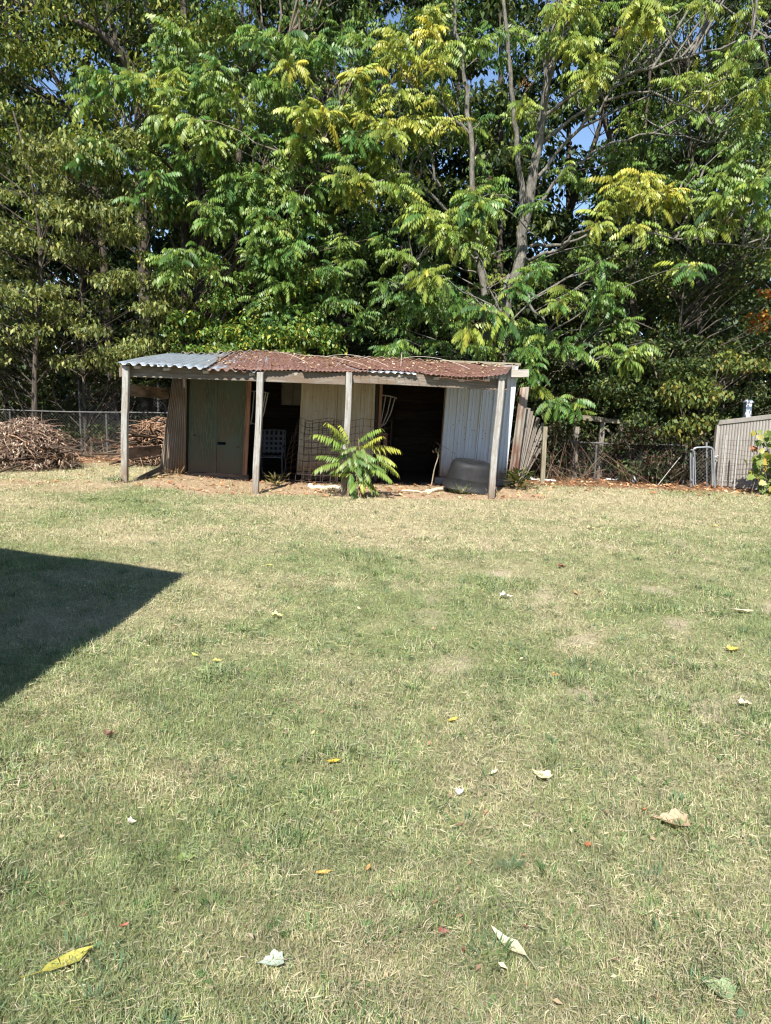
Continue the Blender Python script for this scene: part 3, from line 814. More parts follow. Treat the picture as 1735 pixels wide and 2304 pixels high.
def rack(name, label, rods, Y, r=0.012):
    t = thing(name, label, 'rack', at(*rods[0][0], Y))
    for pts in rods:
        m = MB(); tube(m, [at(x, y, Y + 0.02 * k) for k, (x, y) in enumerate(pts)], r, 6, cap=True)
        m.build('rod', M['white_tube'], t, smooth=True)
    return t
rack('tube_rack', 'white curved tube rack hanging in the doorway past the cream panels', [[(860, 889), (876, 891), (893, 896)], [(868, 890), (861, 930), (856, 956)], [(880, 892), (872, 928), (862, 953), (852, 962)], [(889, 895), (879, 930), (868, 952), (855, 962)]], 14.75)
rack('tube_rack', 'white tube rack half hidden behind the porch post beside the green door', [[(566, 880), (590, 881), (606, 885)], [(572, 881), (568, 930), (564, 955)], [(598, 884), (590, 925), (582, 955)], [(603, 885), (594, 928), (584, 957), (566, 952)]], 14.85)
t = thing('sawhorse', 'small wooden sawhorse standing inside the wide doorway', 'sawhorse', Vector((at(862, 1070, 14.9).x, 14.9, 0)))
pbeam('top_rail', (848, 977), (872, 978), 14.9, 14.9, 0.06, 0.06, M['red_stud'], parent=t)
for x in (851, 868):
    p = at(x, 980, 14.9); beam('leg', p, Vector((p.x - 0.04, 14.8, 0)), 0.06, 0.04, M['red_stud'], t, up=(0, -1, 0)); beam('leg', p + Vector((0, 0.02, 0)), Vector((p.x + 0.02, 15.1, 0)), 0.06, 0.04, M['red_stud'], t, up=(0, -1, 0))


# wire fencing leaning against the cream panels
def wire_cage():
    base = at(745, 1085, 14.05); base.z = 0
    t = thing('wire_fencing_roll', 'loose roll of rusty wire fencing leaning on the cream panels', 'wire fencing', base)
    def pos(a, h, kind):
        if kind == 0:                      # open sheet, bowed out towards the porch
            x = -2.02 + a * 2.05
            top = 1.22 - 0.30 * smooth(0.12, 0.0, a) + 0.03 * math.sin(a * 19)
            z = 0.05 + h * (top - 0.05)
            y = 14.28 - 0.42 * math.sin(math.pi * min(1, a * 1.1)) * (1 - 0.5 * h) + 0.02 * math.sin(9 * a + 5 * h)
            return (x + 0.06 * h + 0.14 * smooth(0.2, 0, a) * h, y, z)
        th = a * 2 * math.pi * 1.25        # the coiled part
        r = 0.24 + 0.04 * a
        return (-1.28 + r * math.cos(th) * 1.3 + 0.05 * h, 14.02 + r * 0.8 * math.sin(th), 0.06 + h * (1.10 + 0.03 * math.sin(th * 2)))
    for kind, nv, nh in ((0, 15, 9), (1, 13, 9)):
        m = MB()
        for k in range(nv + 1):
            P = np.array([pos(k / nv, h, kind) for h in np.linspace(0, 1, 10)]); tube(m, wobble(P, 0.006), 0.0044, 3)
        for k in range(nh + 1):
            P = np.array([pos(a, k / nh, kind) for a in np.linspace(0, 1, 34)]); tube(m, wobble(P, 0.006), 0.0044, 3)
        m.build('wire_mesh', M['dark_wire'], t)
wire_cage()


# fencing wire dropped on the roof, its loose end hanging over the eave
def roof_wire():
    t = thing('roof_wire_fencing', 'rusted fencing wire lying over the tin roof and drooping past the eave', 'wire fencing', tuple(roof_surface(np.array(0.6), np.array(0.5))))
    m = MB()
    def P(s, v):
        p = roof_surface(np.array(s), np.array(max(v, 0.0)))
        p = np.array(p)
        p[2] += 0.045 + 0.03 * float(vnoise(s * 40, v * 9, 3))
        if v < 0:
            p[1] += v * 2.2; p[2] += v * 0.75
        return p
    for k in range(34):
        s = 0.33 + k * 0.0185
        lo = 0.05 if s < 0.55 else (-0.03 - 0.10 * vnoise(s * 23, 1.0, 8))
        if 0.74 < s < 0.93: lo = -0.14
        hi = 0.98 - 0.3 * float(vnoise(s * 13, 4.0, 2))
        tube(m, [P(s + 0.012 * v + 0.004 * float(vnoise(v * 6, s * 90, 4)), v) for v in np.linspace(float(lo), hi, 14)], 0.0032, 3)
    for k in range(11):
        v = -0.13 + k * 0.105
        s0 = 0.34 if v > 0.04 else (0.55 if v > -0.02 else 0.745); s1 = 0.95 if v > -0.02 else 0.925
        tube(m, [P(s, v + 0.03 * float(vnoise(s * 17, k * 3.0, 5)) - 0.015) for s in np.linspace(s0, s1, 40)], 0.0032, 3)
    m.build('wire_mesh', M['rust_wire'], t)
    for (s, v, s2, v2, hgt) in ((0.57, 0.95, 0.66, 0.25, 0.10), (0.60, 0.2, 0.50, 0.9, 0.05), (0.70, 0.3, 0.80, 0.98, 0.17), (0.80, 0.98, 0.92, 0.35, 0.10), (0.44, 0.4, 0.50, 0.97, 0.08), (0.40, 0.9, 0.48, 0.3, 0.06), (0.53, 0.1, 0.60, 0.6, 0.05)):
        a, b = P(s, v), P(s2, v2); c = (a + b) / 2 + np.array([0, 0, hgt * 2])
        m2 = MB(); tube(m2, bez(a, c, b, 10), 0.004, 4); m2.build('dead_vine', M['pale_vine'], t)
roof_wire()

mb = MB()                                     # leaves blown onto the roof
for k in range(1300):
    s = rng.uniform(0.24, 0.99); v = rng.uniform(0.03, 1.0) ** 0.8
    if rng.random() > 0.25 + 0.9 * fbm(s * 30, v * 4, 77, 3) : continue
    p = np.array(roof_surface(np.array(s), np.array(v))) + np.array([0, 0, 0.045])
    a = rng.uniform(0, 6.28); l = rng.uniform(0.03, 0.075); d = np.array([math.cos(a), math.sin(a), rng.uniform(-0.1, 0.5)]) * l; q = np.array([-math.sin(a), math.cos(a), rng.uniform(-.3, .5)]) * l * 0.35
    c = [(0.42, 0.30, 0.17), (0.55, 0.44, 0.22), (0.28, 0.15, 0.08), (0.50, 0.40, 0.30)][rng.integers(0, 4)]
    mb.add([p, p + d * 0.5 + q, p + d, p + d * 0.5 - q], [[0, 1, 2, 3]], c)
tag(mb.build('roof_leaf_litter', M['dry_leaf'], col=True), 'dry leaves scattered over the rusted roof', 'leaf litter', kind='stuff')


# rubber tub turned over beside the right-hand post
def make_tub():
    g = Vector((1.50, 13.40, 0.0))
    t = thing('rubber_tub', 'upturned black rubber stock tub leaning on the white wall sheets', 'tub', g)
    prof = [(1.0, 0.00), (1.03, 0.012), (1.03, 0.04), (0.985, 0.05), (0.96, 0.12), (0.94, 0.20), (0.945, 0.21), (0.935, 0.225), (0.90, 0.32), (0.87, 0.40), (0.845, 0.44), (0.80, 0.475), (0.73, 0.50), (0.66, 0.51), (0.61, 0.497), (0.30, 0.482), (0.0, 0.482)]
    R = Matrix.Rotation(math.radians(5), 4, 'X') @ Matrix.Rotation(math.radians(7), 4, 'Y')
    n = 40
    V = []
    for r, z in prof:
        for k in range(n):
            a = 2 * math.pi * k / n
            ca, sa = math.cos(a), math.sin(a)
            e = 0.8
            x = 0.44 * r * math.copysign(abs(ca) ** e, ca); y = 0.40 * r * math.copysign(abs(sa) ** e, sa)
            p = R @ Vector((x, y, z))
            V.append((g.x + p.x, g.y + p.y, p.z + 0.045))
    k = len(prof)
    i = np.arange(k - 1)[:, None] * n; j = np.arange(n)[None]; j2 = (j + 1) % n
    m = MB(); m.add(V, np.stack([i + j, i + j2, i + n + j2, i + n + j], -1).reshape(-1, 4))
    m.build('body', M['tub'], t, smooth=True)
    m = MB(); a = np.linspace(0, 2 * math.pi, 41)
    rp = [R @ Vector((0.45 * 1.02 * math.copysign(abs(math.cos(q)) ** .8, math.cos(q)), 0.41 * 1.02 * math.copysign(abs(math.sin(q)) ** .8, math.sin(q)), 0.02)) for q in a]
    tube(m, [(g.x + p.x, g.y + p.y, p.z + 0.045) for p in rp], 0.022, 6); m.build('rim', M['tub'], t, smooth=True)
make_tub()

# garden stake with a wilted weed tied to it, logs and planks by the porch edge
st = thing('garden_stake', 'thin tan stake with a wilted weed standing by the wide doorway', 'stake', gnd(970, 1094))
b0 = gnd(970, 1094); tp = at(986, 1018, 13.6)
m = MB(); tube(m, wobble(np.linspace(b0, tp, 9), 0.006), np.linspace(0.014, 0.010, 9), 6, cap=True); m.build('stick', M['cream_log'], st)
m = MB(); tube(m, bez(at(978, 993, 13.6), at(990, 1000, 13.6), at(1011, 1012, 13.6), 6), 0.004, 3); tube(m, [tp, at(990, 1003, 13.6), at(984, 998, 13.6)], 0.006, 4); m.build('twig', M['twig'], st)
m = MB()
for k in range(16):
    c = np.array(tp) + rng.normal(0, 0.04, 3); d = rng.normal(0, 1, 3); d /= np.linalg.norm(d); q = np.cross(d, rng.normal(0, 1, 3)); q /= np.linalg.norm(q)
    m.add([c, c + d * .04 + q * .015, c + d * .08, c + d * .04 - q * .015], [[0, 1, 2, 3]], (0.16, 0.17, 0.09) if k % 3 else (0.25, 0.16, 0.09))
m.build('foliage', M['leaf_dull'], st, col=True)


def log(label, a, b, r, mat='cream_log', name='fallen_branch'):
    pa, pb = gnd(*a), gnd(*b)
    pa.z += r * 0.7; pb.z += r * 0.7
    m = MB(); P = wobble(np.linspace(pa, pb, 7), r * 0.35); tube(m, P, np.linspace(r, r * 0.75, 7) * (1 + 0.1 * rng.normal(size=7)), 7, cap=True)
    o = m.build(name, M[mat], origin=tuple(pa)); return tag(o, label, 'branch')
log('pale debarked branch lying between the sapling and the second porch post', (697, 1097), (768, 1106), 0.05)
log('pale crooked root lying in front of the rubber tub', (960, 1109), (1033, 1097), 0.035)
log('short pale branch stub lying under the rubber tub rim', (1035, 1108), (1072, 1111), 0.03)
log('thin tan stick lying in front of the wide doorway', (905, 1106), (972, 1109), 0.02)

# ------------------------------------------------------------------ clutter and fences on the right
rs = sheet('rusty_metal_sheet', at(1171, 872, 14.75), at(1191, 870, 14.85), at(1143, 1080, 14.60), at(1163, 1076, 14.75), M['rust_sheet'], None, lambda d: 0.008 * np.sin(d * 55), nu=24, nv=8, thick=0.004, noise=0.02)
tag(rs, 'tall rust-streaked metal sheet propped against the end of the shed', 'metal sheet')
for k, (b, tp_, w, lab) in enumerate((
    ((1160, 1060), (1189, 858 + 60), .09, 'weathered plank leaning beside the rusty sheet, broadest of the bundle'),
    ((1163, 1062), (1196, 925), .08, 'weathered plank leaning second from the rusty sheet'),
    ((1166, 1058), (1200, 935), .07, 'weathered plank with split top in the leaning bundle'),
    ((1168, 1062), (1192, 950), .06, 'thin upright lath standing in front of the leaning planks'),
    ((1170, 1060), (1212, 940), .085, 'pale-topped plank leaning in the middle of the fanned bundle'),
    ((1172, 1061), (1222, 952), .07, 'grey plank leaning past the middle of the fanned bundle'),
    ((1172, 1050), (1228, 962), .07, 'grey plank fanned out low towards the short post'),
    ((1174, 1048), (1232, 978), .08, 'lowest plank of the fanned bundle, nearly touching the short post'))):
    Y = 15.0 + 0.05 * k
    p = at(*b, Y); p.z = 0.0
    o = beam('leaning_plank', p, at(*tp_, Y + 0.25), w, 0.02, M['grey_picket'], None, up=(0, -1, 0.1), seg=4)
    tag(o, lab, 'plank', 'planks leaning at the shed end')
p = at(1222, 1048, 15.2); p.z = -0.05
tag(beam('short_post', p, at(1227, 960, 15.2), 0.085, 0.085, M['fence_wood'], None, up=(0, -1, 0)), 'short square wooden post standing beside the fanned planks', 'post')

rf = thing('rail_fence', 'broken wooden rail fence tangled in vines behind the dry weeds', 'fence', at(1330, 1040, 16.0))
pbeam('rail', (1298, 938), (1360, 945), 16.0, 16.0, 0.05, 0.11, M['fence_wood'], parent=rf)
pbeam('rail', (1362, 946), (1412, 950), 16.02, 16.02, 0.05, 0.09, M['fence_wood'], parent=rf)
for a, b in (((1292, 1062), (1298, 960)), ((1348, 1062), (1356, 943)), ((1395, 1062), (1398, 948))):
    p = at(*a, 16.06); p.z = -0.03
    beam('fence_post', p, at(*b, 16.06), 0.1, 0.1, M['grey_picket'], rf, up=(0, -1, 0))
pbeam('brace', (1362, 962), (1400, 1000), 16.1, 16.1, 0.04, 0.06, M['fence_wood'], parent=rf)


def chain_mesh(mb, p0, p1, z0, z1, pitch=0.075, r=0.0022, warp=0.02):
    p0, p1 = np.array(p0, float), np.array(p1, float)
    L = np.linalg.norm(p1 - p0); H = z1 - z0
    d = (p1 - p0) / L
    step = pitch
    for sgn in (1, -1):
        for k in np.arange(-H if sgn > 0 else 0, L if sgn > 0 else L + H, step):
            a = k; b = k + sgn * H
            ts = [(a, 0.0), (b, H)]
            (xa, ha), (xb, hb) = ts
            lo, hi = min(xa, xb), max(xa, xb)
            cl, ch = max(lo, 0), min(hi, L)
            if ch - cl < 0.02: continue
            f = lambda x: (x - xa) / (xb - xa) * H
            xs = np.linspace(cl, ch, 3)
            P = np.array([[*(p0 + d * x), z0 + f(x)] for x in xs])
            P[:, 1] += warp * np.sin(P[:, 0] * 1.7 + P[:, 2] * 2)
            tube(mb, P, r, 3)


def chain_fence(label, x0, x1, Y0, Y1, H, npost, rail=True, r=0.0019, pitch=0.075, dull=False):
    t = thing('chain_link_fence', label, 'fence', ((x0 + x1) / 2, (Y0 + Y1) / 2, 0.1))
    zb = 0.12
    m = MB(); chain_mesh(m, (x0, Y0), (x1, Y1), zb, zb + H, pitch, r); m.build('wire_mesh', M['wire'], t)
    for k in range(npost):
        f = k / (npost - 1); x = x0 + (x1 - x0) * f; y = Y0 + (Y1 - Y0) * f
        m = MB(); tube(m, [(x, y + 0.03, 0), (x, y + 0.03, zb + H + 0.04)], 0.026, 8, cap=True); m.build('fence_post', M['wire'], t, smooth=True)
    if rail:
        m = MB(); xs = np.linspace(0, 1, 12); tube(m, [(x0 + (x1 - x0) * q, Y0 + (Y1 - Y0) * q + 0.0, zb + H + 0.02 + 0.012 * math.sin(q * 9)) for q in xs], 0.019, 6, cap=True); m.build('top_rail', M['wire'], t, smooth=True)
    return t
chain_fence('low chain-link fence with top rail behind the brush piles', -11.0, -4.2, 17.3, 17.0, 1.05, 4)
chain_fence('taller chain-link fence rising behind the low one near the shed', -7.4, -3.6, 17.9, 17.8, 1.75, 3, rail=False, r=0.003)
chain_fence('low chain-link fence overgrown by vines between shed and steel gate', 2.8, 6.15, 16.4, 15.2, 0.66, 3, dull=True)

# galvanised gate
def make_gate():
    Y = 14.75
    t = thing('walk_gate', 'narrow galvanised chain-link gate with rounded top corners', 'gate', Vector((at(1582, 1095, Y).x, Y, 0)))
    def tb(name, pts, r, Yo=0):
        m = MB(); tube(m, [at(x, y, Y + Yo) for x, y in pts], r, 8, cap=True); m.build(name, M['galv_tube'], t, smooth=True)
    tb('frame', [(1560, 1092), (1559, 1030), (1559, 1014), (1562, 1009), (1568, 1007), (1580, 1006.5), (1592, 1006), (1600, 1007), (1604.5, 1011), (1606, 1018), (1607, 1050), (1609, 1097)], 0.019)
    tb('inner_upright', [(1565, 1090), (1563, 1015)], 0.013)
    tb('inner_upright', [(1603, 1094), (1601, 1012)], 0.013)
    tb('gate_post', [(1555, 1095), (1554, 1018)], 0.022, 0.06)
    tb('gate_post', [(1591, 1096), (1590, 995)], 0.02, 0.25)
    tb('latch', [(1607, 1029), (1616, 1025)], 0.012)
    tb('hinge', [(1554, 1012), (1562, 1013)], 0.012)
    tb('hinge', [(1554, 1080), (1562, 1081)], 0.012)
    a, b = at(1563, 1092, Y), at(1604, 1094, Y)
    m = MB(); chain_mesh(m, (a.x, Y), (b.x, Y), 0.05, at(1582, 1008, Y).z, 0.075, 0.003, 0.0); m.build('wire_mesh', M['wire'], t)
make_gate()

# vinyl panel fence and the white post behind it
def vinyl_fence():
    A = at(1616, 948, 15.25); B = at(1735, 934, 14.35)
    d = (B - A).normalized(); E = B + d * 3.2
    t = thing('vinyl_fence', 'tan vinyl privacy fence of narrow vertical boards with a capped rail', 'fence', Vector((A.x, A.y, 0)))
    zt = lambda q: A.z + (B.z - A.z) * q / (B - A).length
    L = (E - A).length
    n = int(L / 0.062); m = MB()
    nrm = Vector((d.y, -d.x, 0)); nrm = nrm if nrm.y < 0 else -nrm
    for k in range(n):
        q0, q1 = k * L / n + 0.004, (k + 1) * L / n - 0.004
        o = 0.0
        a, b = A + d * q0, A + d * q1
        z0, z1 = 0.03, zt(q0) - 0.05
        V = []
        for z in (z0, z1):
            for (p, e) in ((a, 0), (a + d * 0.006, 0.007), (b - d * 0.006, 0.007), (b, 0)):
                c = Vector((p.x, p.y, z)) + nrm * e; V.append(tuple(c))
        m.add(V, [[0, 1, 5, 4], [1, 2, 6, 5], [2, 3, 7, 6]])
        c0, c1 = a - d * 0.006, b + d * 0.006
        m.add([(c0.x, c0.y, z0), (c1.x, c1.y, z0), (c1.x, c1.y, z1), (c0.x, c0.y, z1)], [[0, 1, 2, 3]])
    o = m.build('boards', M['vinyl'], t); o['kind'] = 'stuff'
    beam('top_rail', Vector((A.x, A.y, zt(0) - 0.03)), Vector((E.x, E.y, zt(L) - 0.03)), 0.05, 0.09, M['vinyl'], t, seg=2)
    beam('bottom_rail', Vector((A.x, A.y, 0.07)), Vector((E.x, E.y, 0.07)), 0.045, 0.12, M['vinyl'], t, seg=2)
    for q in (0.0, 1.62, 3.2):
        p = A + d * q + nrm * -0.03
        beam('fence_post', Vector((p.x, p.y, 0)), Vector((p.x, p.y, zt(q) - 0.07)), 0.1, 0.1, M['vinyl'], t, up=(0, -1, 0), seg=2)
    P = at(1683, 930, 16.2)
    t2 = thing('white_fence_post', 'white square vinyl post with flat cap rising behind the tan fence', 'post', Vector((P.x, 16.2, 0)))
    beam('shaft', Vector((P.x, 16.2, 0)), at(1683, 907, 16.2), 0.13, 0.13, M['white_vinyl'], t2, up=(0, -1, 0), seg=2)
    c = at(1683, 906, 16.2)
    beam('cap', c - Vector((0, 0, 0.0)), c + Vector((0, 0, 0.035)), 0.18, 0.18, M['white_vinyl'], t2, up=(0, -1, 0), seg=1)
    beam('cap_crown', c + Vector((0, 0, 0.035)), c + Vector((0, 0, 0.06)), 0.13, 0.13, M['white_vinyl'], t2, up=(0, -1, 0), seg=1)
    return A, d
VA, VD = vinyl_fence()

def wire_fence():
    a = at(1613, 1096, 14.75); b = at(1735, 1110, 13.95); b = b + (b - a) * 1.1
    t = thing('welded_wire_fence', 'welded wire garden fence on thin stakes before the tan vinyl boards', 'fence', Vector((a.x, a.y, 0)))
    a.z = b.z = 0; L = (b - a).length; H = 0.98
    m = MB()
    for k in range(int(L / 0.075) + 1):
        p = a + (b - a) * (k * 0.075 / L); tube(m, [(p.x, p.y, 0.02), (p.x + 0.008, p.y - 0.01, H * 0.5), (p.x, p.y, H + 0.02 * math.sin(k))], 0.0023, 3)
    for k in range(11):
        z = 0.04 + k * (H - 0.05) / 10
        tube(m, [(a.x + (b.x - a.x) * q, a.y + (b.y - a.y) * q, z + 0.012 * math.sin(q * 14 + k)) for q in np.linspace(0, 1, 14)], 0.0023, 3)
    m.build('wire_mesh', M['dark_wire'], t)
    for q, mat in ((0.05, 'white_tube'), (0.16, 'white_tube'), (0.42, 'galv_tube'), (0.75, 'galv_tube')):
        p = a + (b - a) * q
        m = MB(); tube(m, [(p.x, p.y + 0.015, 0), (p.x - 0.01, p.y + 0.015, 1.06)], 0.014, 6, cap=True); m.build('stake', M[mat], t)
wire_fence()

for (a, b, r, lab) in (((1172, 1075), (1196, 1079), 0.03, 'white plastic pipe lying by the corner weeds of the shed'), ((1196, 1080), (1250, 1084), 0.02, 'long thin white pipe lying in dry litter behind the shed corner'), ((1362, 1080), (1390, 1081), 0.02, 'short white pipe lying at the litter edge beside the white cup')):
    pa, pb = gnd(*a), gnd(*b); pa.z += r; pb.z += r
    m = MB(); tube(m, np.linspace(pa, pb, 4), r, 8, cap=True); tag(m.build('plastic_pipe', M['pipe'], origin=tuple(pa), smooth=False), lab, 'pipe')
g = gnd(1424, 1084)
cup = thing('white_cup', 'crumpled white plastic cup at the edge of the leaf litter', 'cup', g)
m = MB(); n = 14
for r0, z0, r1, z1 in ((0.075, 0.0, 0.085, 0.10), (0.092, 0.10, 0.092, 0.12)):
    a = np.arange(n) * 2 * math.pi / n
    V = np.vstack([np.stack([g.x + r0 * np.cos(a), g.y + r0 * np.sin(a), 0 * a + g.z + z0], 1), np.stack([g.x + r1 * np.cos(a) + .012, g.y + r1 * np.sin(a), 0 * a + g.z + z1 + .01 * np.sin(a)], 1)])
    m.add(V, [[k, (k + 1) % n, n + (k + 1) % n, n + k] for k in range(n)])
m.build('body', M['pipe'], cup, smooth=True)
m = MB(); m.add([(g.x + .09 * math.cos(q) + .012, g.y + .09 * math.sin(q), g.z + .121 + .01 * math.sin(q)) for q in a], [list(range(n))]); m.build('lid', M['pipe'], cup)
o = beam('leaning_rod', gnd(1480, 1092), at(1536, 1022, 15.2), 0.014, 0.014, M['pale_board'], None, seg=3)
tag(o, 'thin pale rod leaning into the vines beside the steel gate', 'rod')

# ------------------------------------------------------------------ vegetation helpers
def frond_template(L=0.8, pairs=11, a0=0.45, a1=0.9, ll=0.21, lw=0.074, droop=1.0, fwd=0.4, hi=False, seed=0, lat=0.6):
    """one pinnate leaf along +X: leaflets (V,F) with colour weight, and its stalk polyline"""
    r = np.random.default_rng(seed)
    s = np.linspace(0, 1, 17)
    ang = a0 - (a0 + a1) * s ** 1.2
    dx = np.cos(ang); dz = np.sin(ang)
    P = np.stack([np.concatenate([[0], np.cumsum((dx[1:] + dx[:-1]) / 2)]), 0 * s, np.concatenate([[0], np.cumsum((dz[1:] + dz[:-1]) / 2)])], 1) * (L / 16)
    P[:, 1] = 0.05 * L * np.sin(s * 2.5 + seed)
    V, Fc, tt = [], [], []
    for k in range(pairs + 1):
        q = 0.2 + 0.8 * k / pairs
        f = q * 16; i = min(int(f), 15); p = P[i] + (P[i + 1] - P[i]) * (f - i)
        T = P[i + 1] - P[i]; T = T / np.linalg.norm(T)
        for sg in ((-1, 1) if k < pairs else (0,)):
            l = ll * (1.0 - 0.45 * max(0, q - 0.6) / 0.4) * r.uniform(0.85, 1.1) * (0.8 if k == 0 else 1)
            d = T * (fwd if sg else 1.0) + np.array([0, sg * lat, 0]) + np.array([0, 0, -droop * r.uniform(0.6, 1.5)])
            d /= np.linalg.norm(d)
            nrm = np.cross(d, np.array([0, sg or 1.0, 0])) ; nrm = np.cross(T, d) * (sg or 1)
            if sg == 0: nrm = np.array([0, 1.0, 0])
            side = np.cross(nrm, d); side = side / (np.linalg.norm(side) + 1e-9)
            if sg == 0: side = np.array([0, 1.0, 0])
            w = lw * r.uniform(0.85, 1.15)
            dn = np.array([0, 0, -1.0])
            b = len(V)
            if hi:
                V += [p, p + d * l * .28 + side * w * .48 + dn * .004, p + d * l * .3, p + d * l * .28 - side * w * .48 + dn * .004,
                      p + d * l * .66 + side * w * .36 + dn * l * .08, p + d * l * .68 + dn * l * .05, p + d * l * .66 - side * w * .36 + dn * l * .08, p + d * l + dn * l * .18]
                Fc += [[b, b + 1, b + 2, b + 3], [b + 1, b + 4, b + 5, b + 2], [b + 2, b + 5, b + 6, b + 3], [b + 4, b + 7, b + 6, b + 5]]
                tt += [q] * 8
            else:
                V += [p, p + d * l * .42 + side * w * .5 + dn * l * .03, p + d * l + dn * l * .15, p + d * l * .42 - side * w * .5 + dn * l * .03]
                Fc += [[b, b + 1, b + 2, b + 3]]
                tt += [q] * 4
    return np.array(V), np.array(Fc), np.array(tt), P


TEMPL = [frond_template(0.8, 7, 0.5 - 0.1 * (k % 3), 0.7 + 0.2 * (k % 4), seed=k) for k in range(8)]
TEMPL_HI = [frond_template(0.8, 8, 0.5 - 0.1 * (k % 3), 0.7 + 0.2 * (k % 4), hi=True, seed=k) for k in range(8)]
GREENS = np.array([(0.075, 0.165, 0.034), (0.10, 0.195, 0.042), (0.065, 0.14, 0.042), (0.13, 0.215, 0.048)])
LIME = np.array([(0.21, 0.28, 0.05), (0.26, 0.31, 0.055), (0.17, 0.25, 0.045)])
YEL = np.array([(0.42, 0.38, 0.05), (0.36, 0.34, 0.06), (0.48, 0.42, 0.07)])


def rot_frond(az, tilt, roll):
    ca, sa = np.cos(az), np.sin(az); ct, s_t = np.cos(tilt), np.sin(tilt); cr, sr = np.cos(roll), np.sin(roll)
    Rz = np.stack([np.stack([ca, -sa, 0 * ca], -1), np.stack([sa, ca, 0 * ca], -1), np.stack([0 * ca, 0 * ca, 0 * ca + 1], -1)], -2)
    Ry = np.stack([np.stack([ct, 0 * ct, s_t], -1), np.stack([0 * ct, 0 * ct + 1, 0 * ct], -1), np.stack([-s_t, 0 * ct, ct], -1)], -2)
    Rx = np.stack([np.stack([0 * cr + 1, 0 * cr, 0 * cr], -1), np.stack([0 * cr, cr, -sr], -1), np.stack([0 * cr, sr, cr], -1)], -2)
    return Rz @ Ry @ Rx


def frond_colours(n, yellow):
    """yellow 0..1 per frond"""
    g = GREENS[rng.integers(0, 4, n)]; l = LIME[rng.integers(0, 3, n)]; y = YEL[rng.integers(0, 3, n)]
    u = np.clip(np.asarray(yellow) + rng.normal(0, 0.13, n), 0, 1)[:, None]
    c = np.where(u < 0.5, g * (1 - 2 * u) + l * 2 * u, l * (2 - 2 * u) + y * (2 * u - 1))
    return c * rng.uniform(0.8, 1.2, (n, 1))


def fronds_for(sprays, per, scale=1.0, toward=0.0):
    """transforms of the fronds that radiate from each spray end: position, rotation, scale, yellow"""
    pos, az, tl, rl, sc, ye = [], [], [], [], [], []
    for (p, yl, sz) in sprays:
        n = max(4, int(per * rng.uniform(0.7, 1.3)))
        a0 = rng.uniform(0, 6.28)
        for k in range(n):
            a = a0 + k * 2.4 + rng.normal(0, 0.25)
            if toward and rng.random() < toward: a = -math.pi / 2 + rng.normal(0, 0.9)
            pos.append(p + rng.normal(0, 0.05, 3) + np.array([0, 0, -0.12 * (k / n)])); az.append(a)
            tl.append(rng.normal(0.15, 0.3)); rl.append(rng.normal(0, 0.25)); sc.append(scale * sz * rng.uniform(0.5, 1.2)); ye.append(yl)
    return tuple(np.array(q) for q in (pos, az, tl, rl, sc, ye))


def add_fronds(mb, FR, stalks=None):
    pos, az, tl, rl, sc, ye = FR
    n = len(pos)
    if n == 0: return
    R = rot_frond(az, tl, rl)
    which = rng.integers(0, 8, n)
    col = frond_colours(n, ye)
    for k in range(8):
        idx = np.where(which == k)[0]
        if len(idx) == 0: continue
        V, Fc, tt, P = TEMPL[k]
        W = np.einsum('nij,vj->nvi', R[idx], V) * sc[idx, None, None] + pos[idx, None]
        jit = np.repeat(rng.uniform(0.78, 1.22, (len(idx), len(V) // 4)), 4, 1)[..., None]
        C = col[idx, None] * jit
        yt = (ye[idx][:, None] * 0.6 * tt[None])[..., None]
        C = C * (1 - 0.5 * yt) + np.array([0.36, 0.34, 0.06]) * 0.5 * yt
        Fi = (np.arange(len(idx))[:, None, None] * len(V) + Fc[None]).reshape(-1, 4)
        mb.add(W.reshape(-1, 3), Fi, C.reshape(-1, 3))
        if stalks is not None:
            Q = P[[0, 5, 10, 16]]
            S = np.einsum('nij,vj->nvi', R[idx], Q) * sc[idx, None, None] + pos[idx, None]
            for s in S: tube(stalks, s, [0.006, 0.005, 0.004, 0.002], 3)


def leaf_cloud(mb, cent, rad, n, l, cols, w=0.5, hang=0.6, flat=0.45, jit=0.25):
    """n simple leaves round each centre: plates of hanging leaves"""
    cent = np.asarray(cent, float); k = len(cent)
    N = k * n
    c = np.repeat(cent, n, 0); R = np.repeat(np.broadcast_to(rad, (k,)), n)
    u = rng.normal(0, 1, (N, 3)); u /= np.linalg.norm(u, axis=1)[:, None]
    p = c + u * (rng.random(N) ** 0.45)[:, None] * R[:, None] * np.array([1, 1, flat])
    az = rng.uniform(0, 2 * math.pi, N); pit = -hang * rng.uniform(0.1, 1.6, N)
    d = np.stack([np.cos(az) * np.cos(pit), np.sin(az) * np.cos(pit), np.sin(pit)], 1)
    s = np.stack([-np.sin(az), np.cos(az), 0 * az], 1)
    t = rng.normal(0, 0.5, N)[:, None]
    up = np.cross(s, d)
    s = s * np.cos(t) + up * np.sin(t)
    up = np.cross(s, d)
    L = (l * rng.uniform(0.65, 1.25, N))[:, None]
    V = np.stack([p, p + d * L * .42 + s * L * w * .5 - up * L * .05, p + d * L + np.array([0, 0, -.12]) * L, p + d * L * .42 - s * L * w * .5 - up * L * .05], 1)
    ci = cols[rng.integers(0, len(cols), N)] * rng.uniform(1 - jit, 1 + jit, (N, 1)) * np.repeat(rng.uniform(0.8, 1.2, (k, 1)), n, 0)
    mb.add(V.reshape(-1, 3), np.arange(N)[:, None] * 4 + np.array([[0, 1, 2, 3]]), np.repeat(ci, 4, 0))


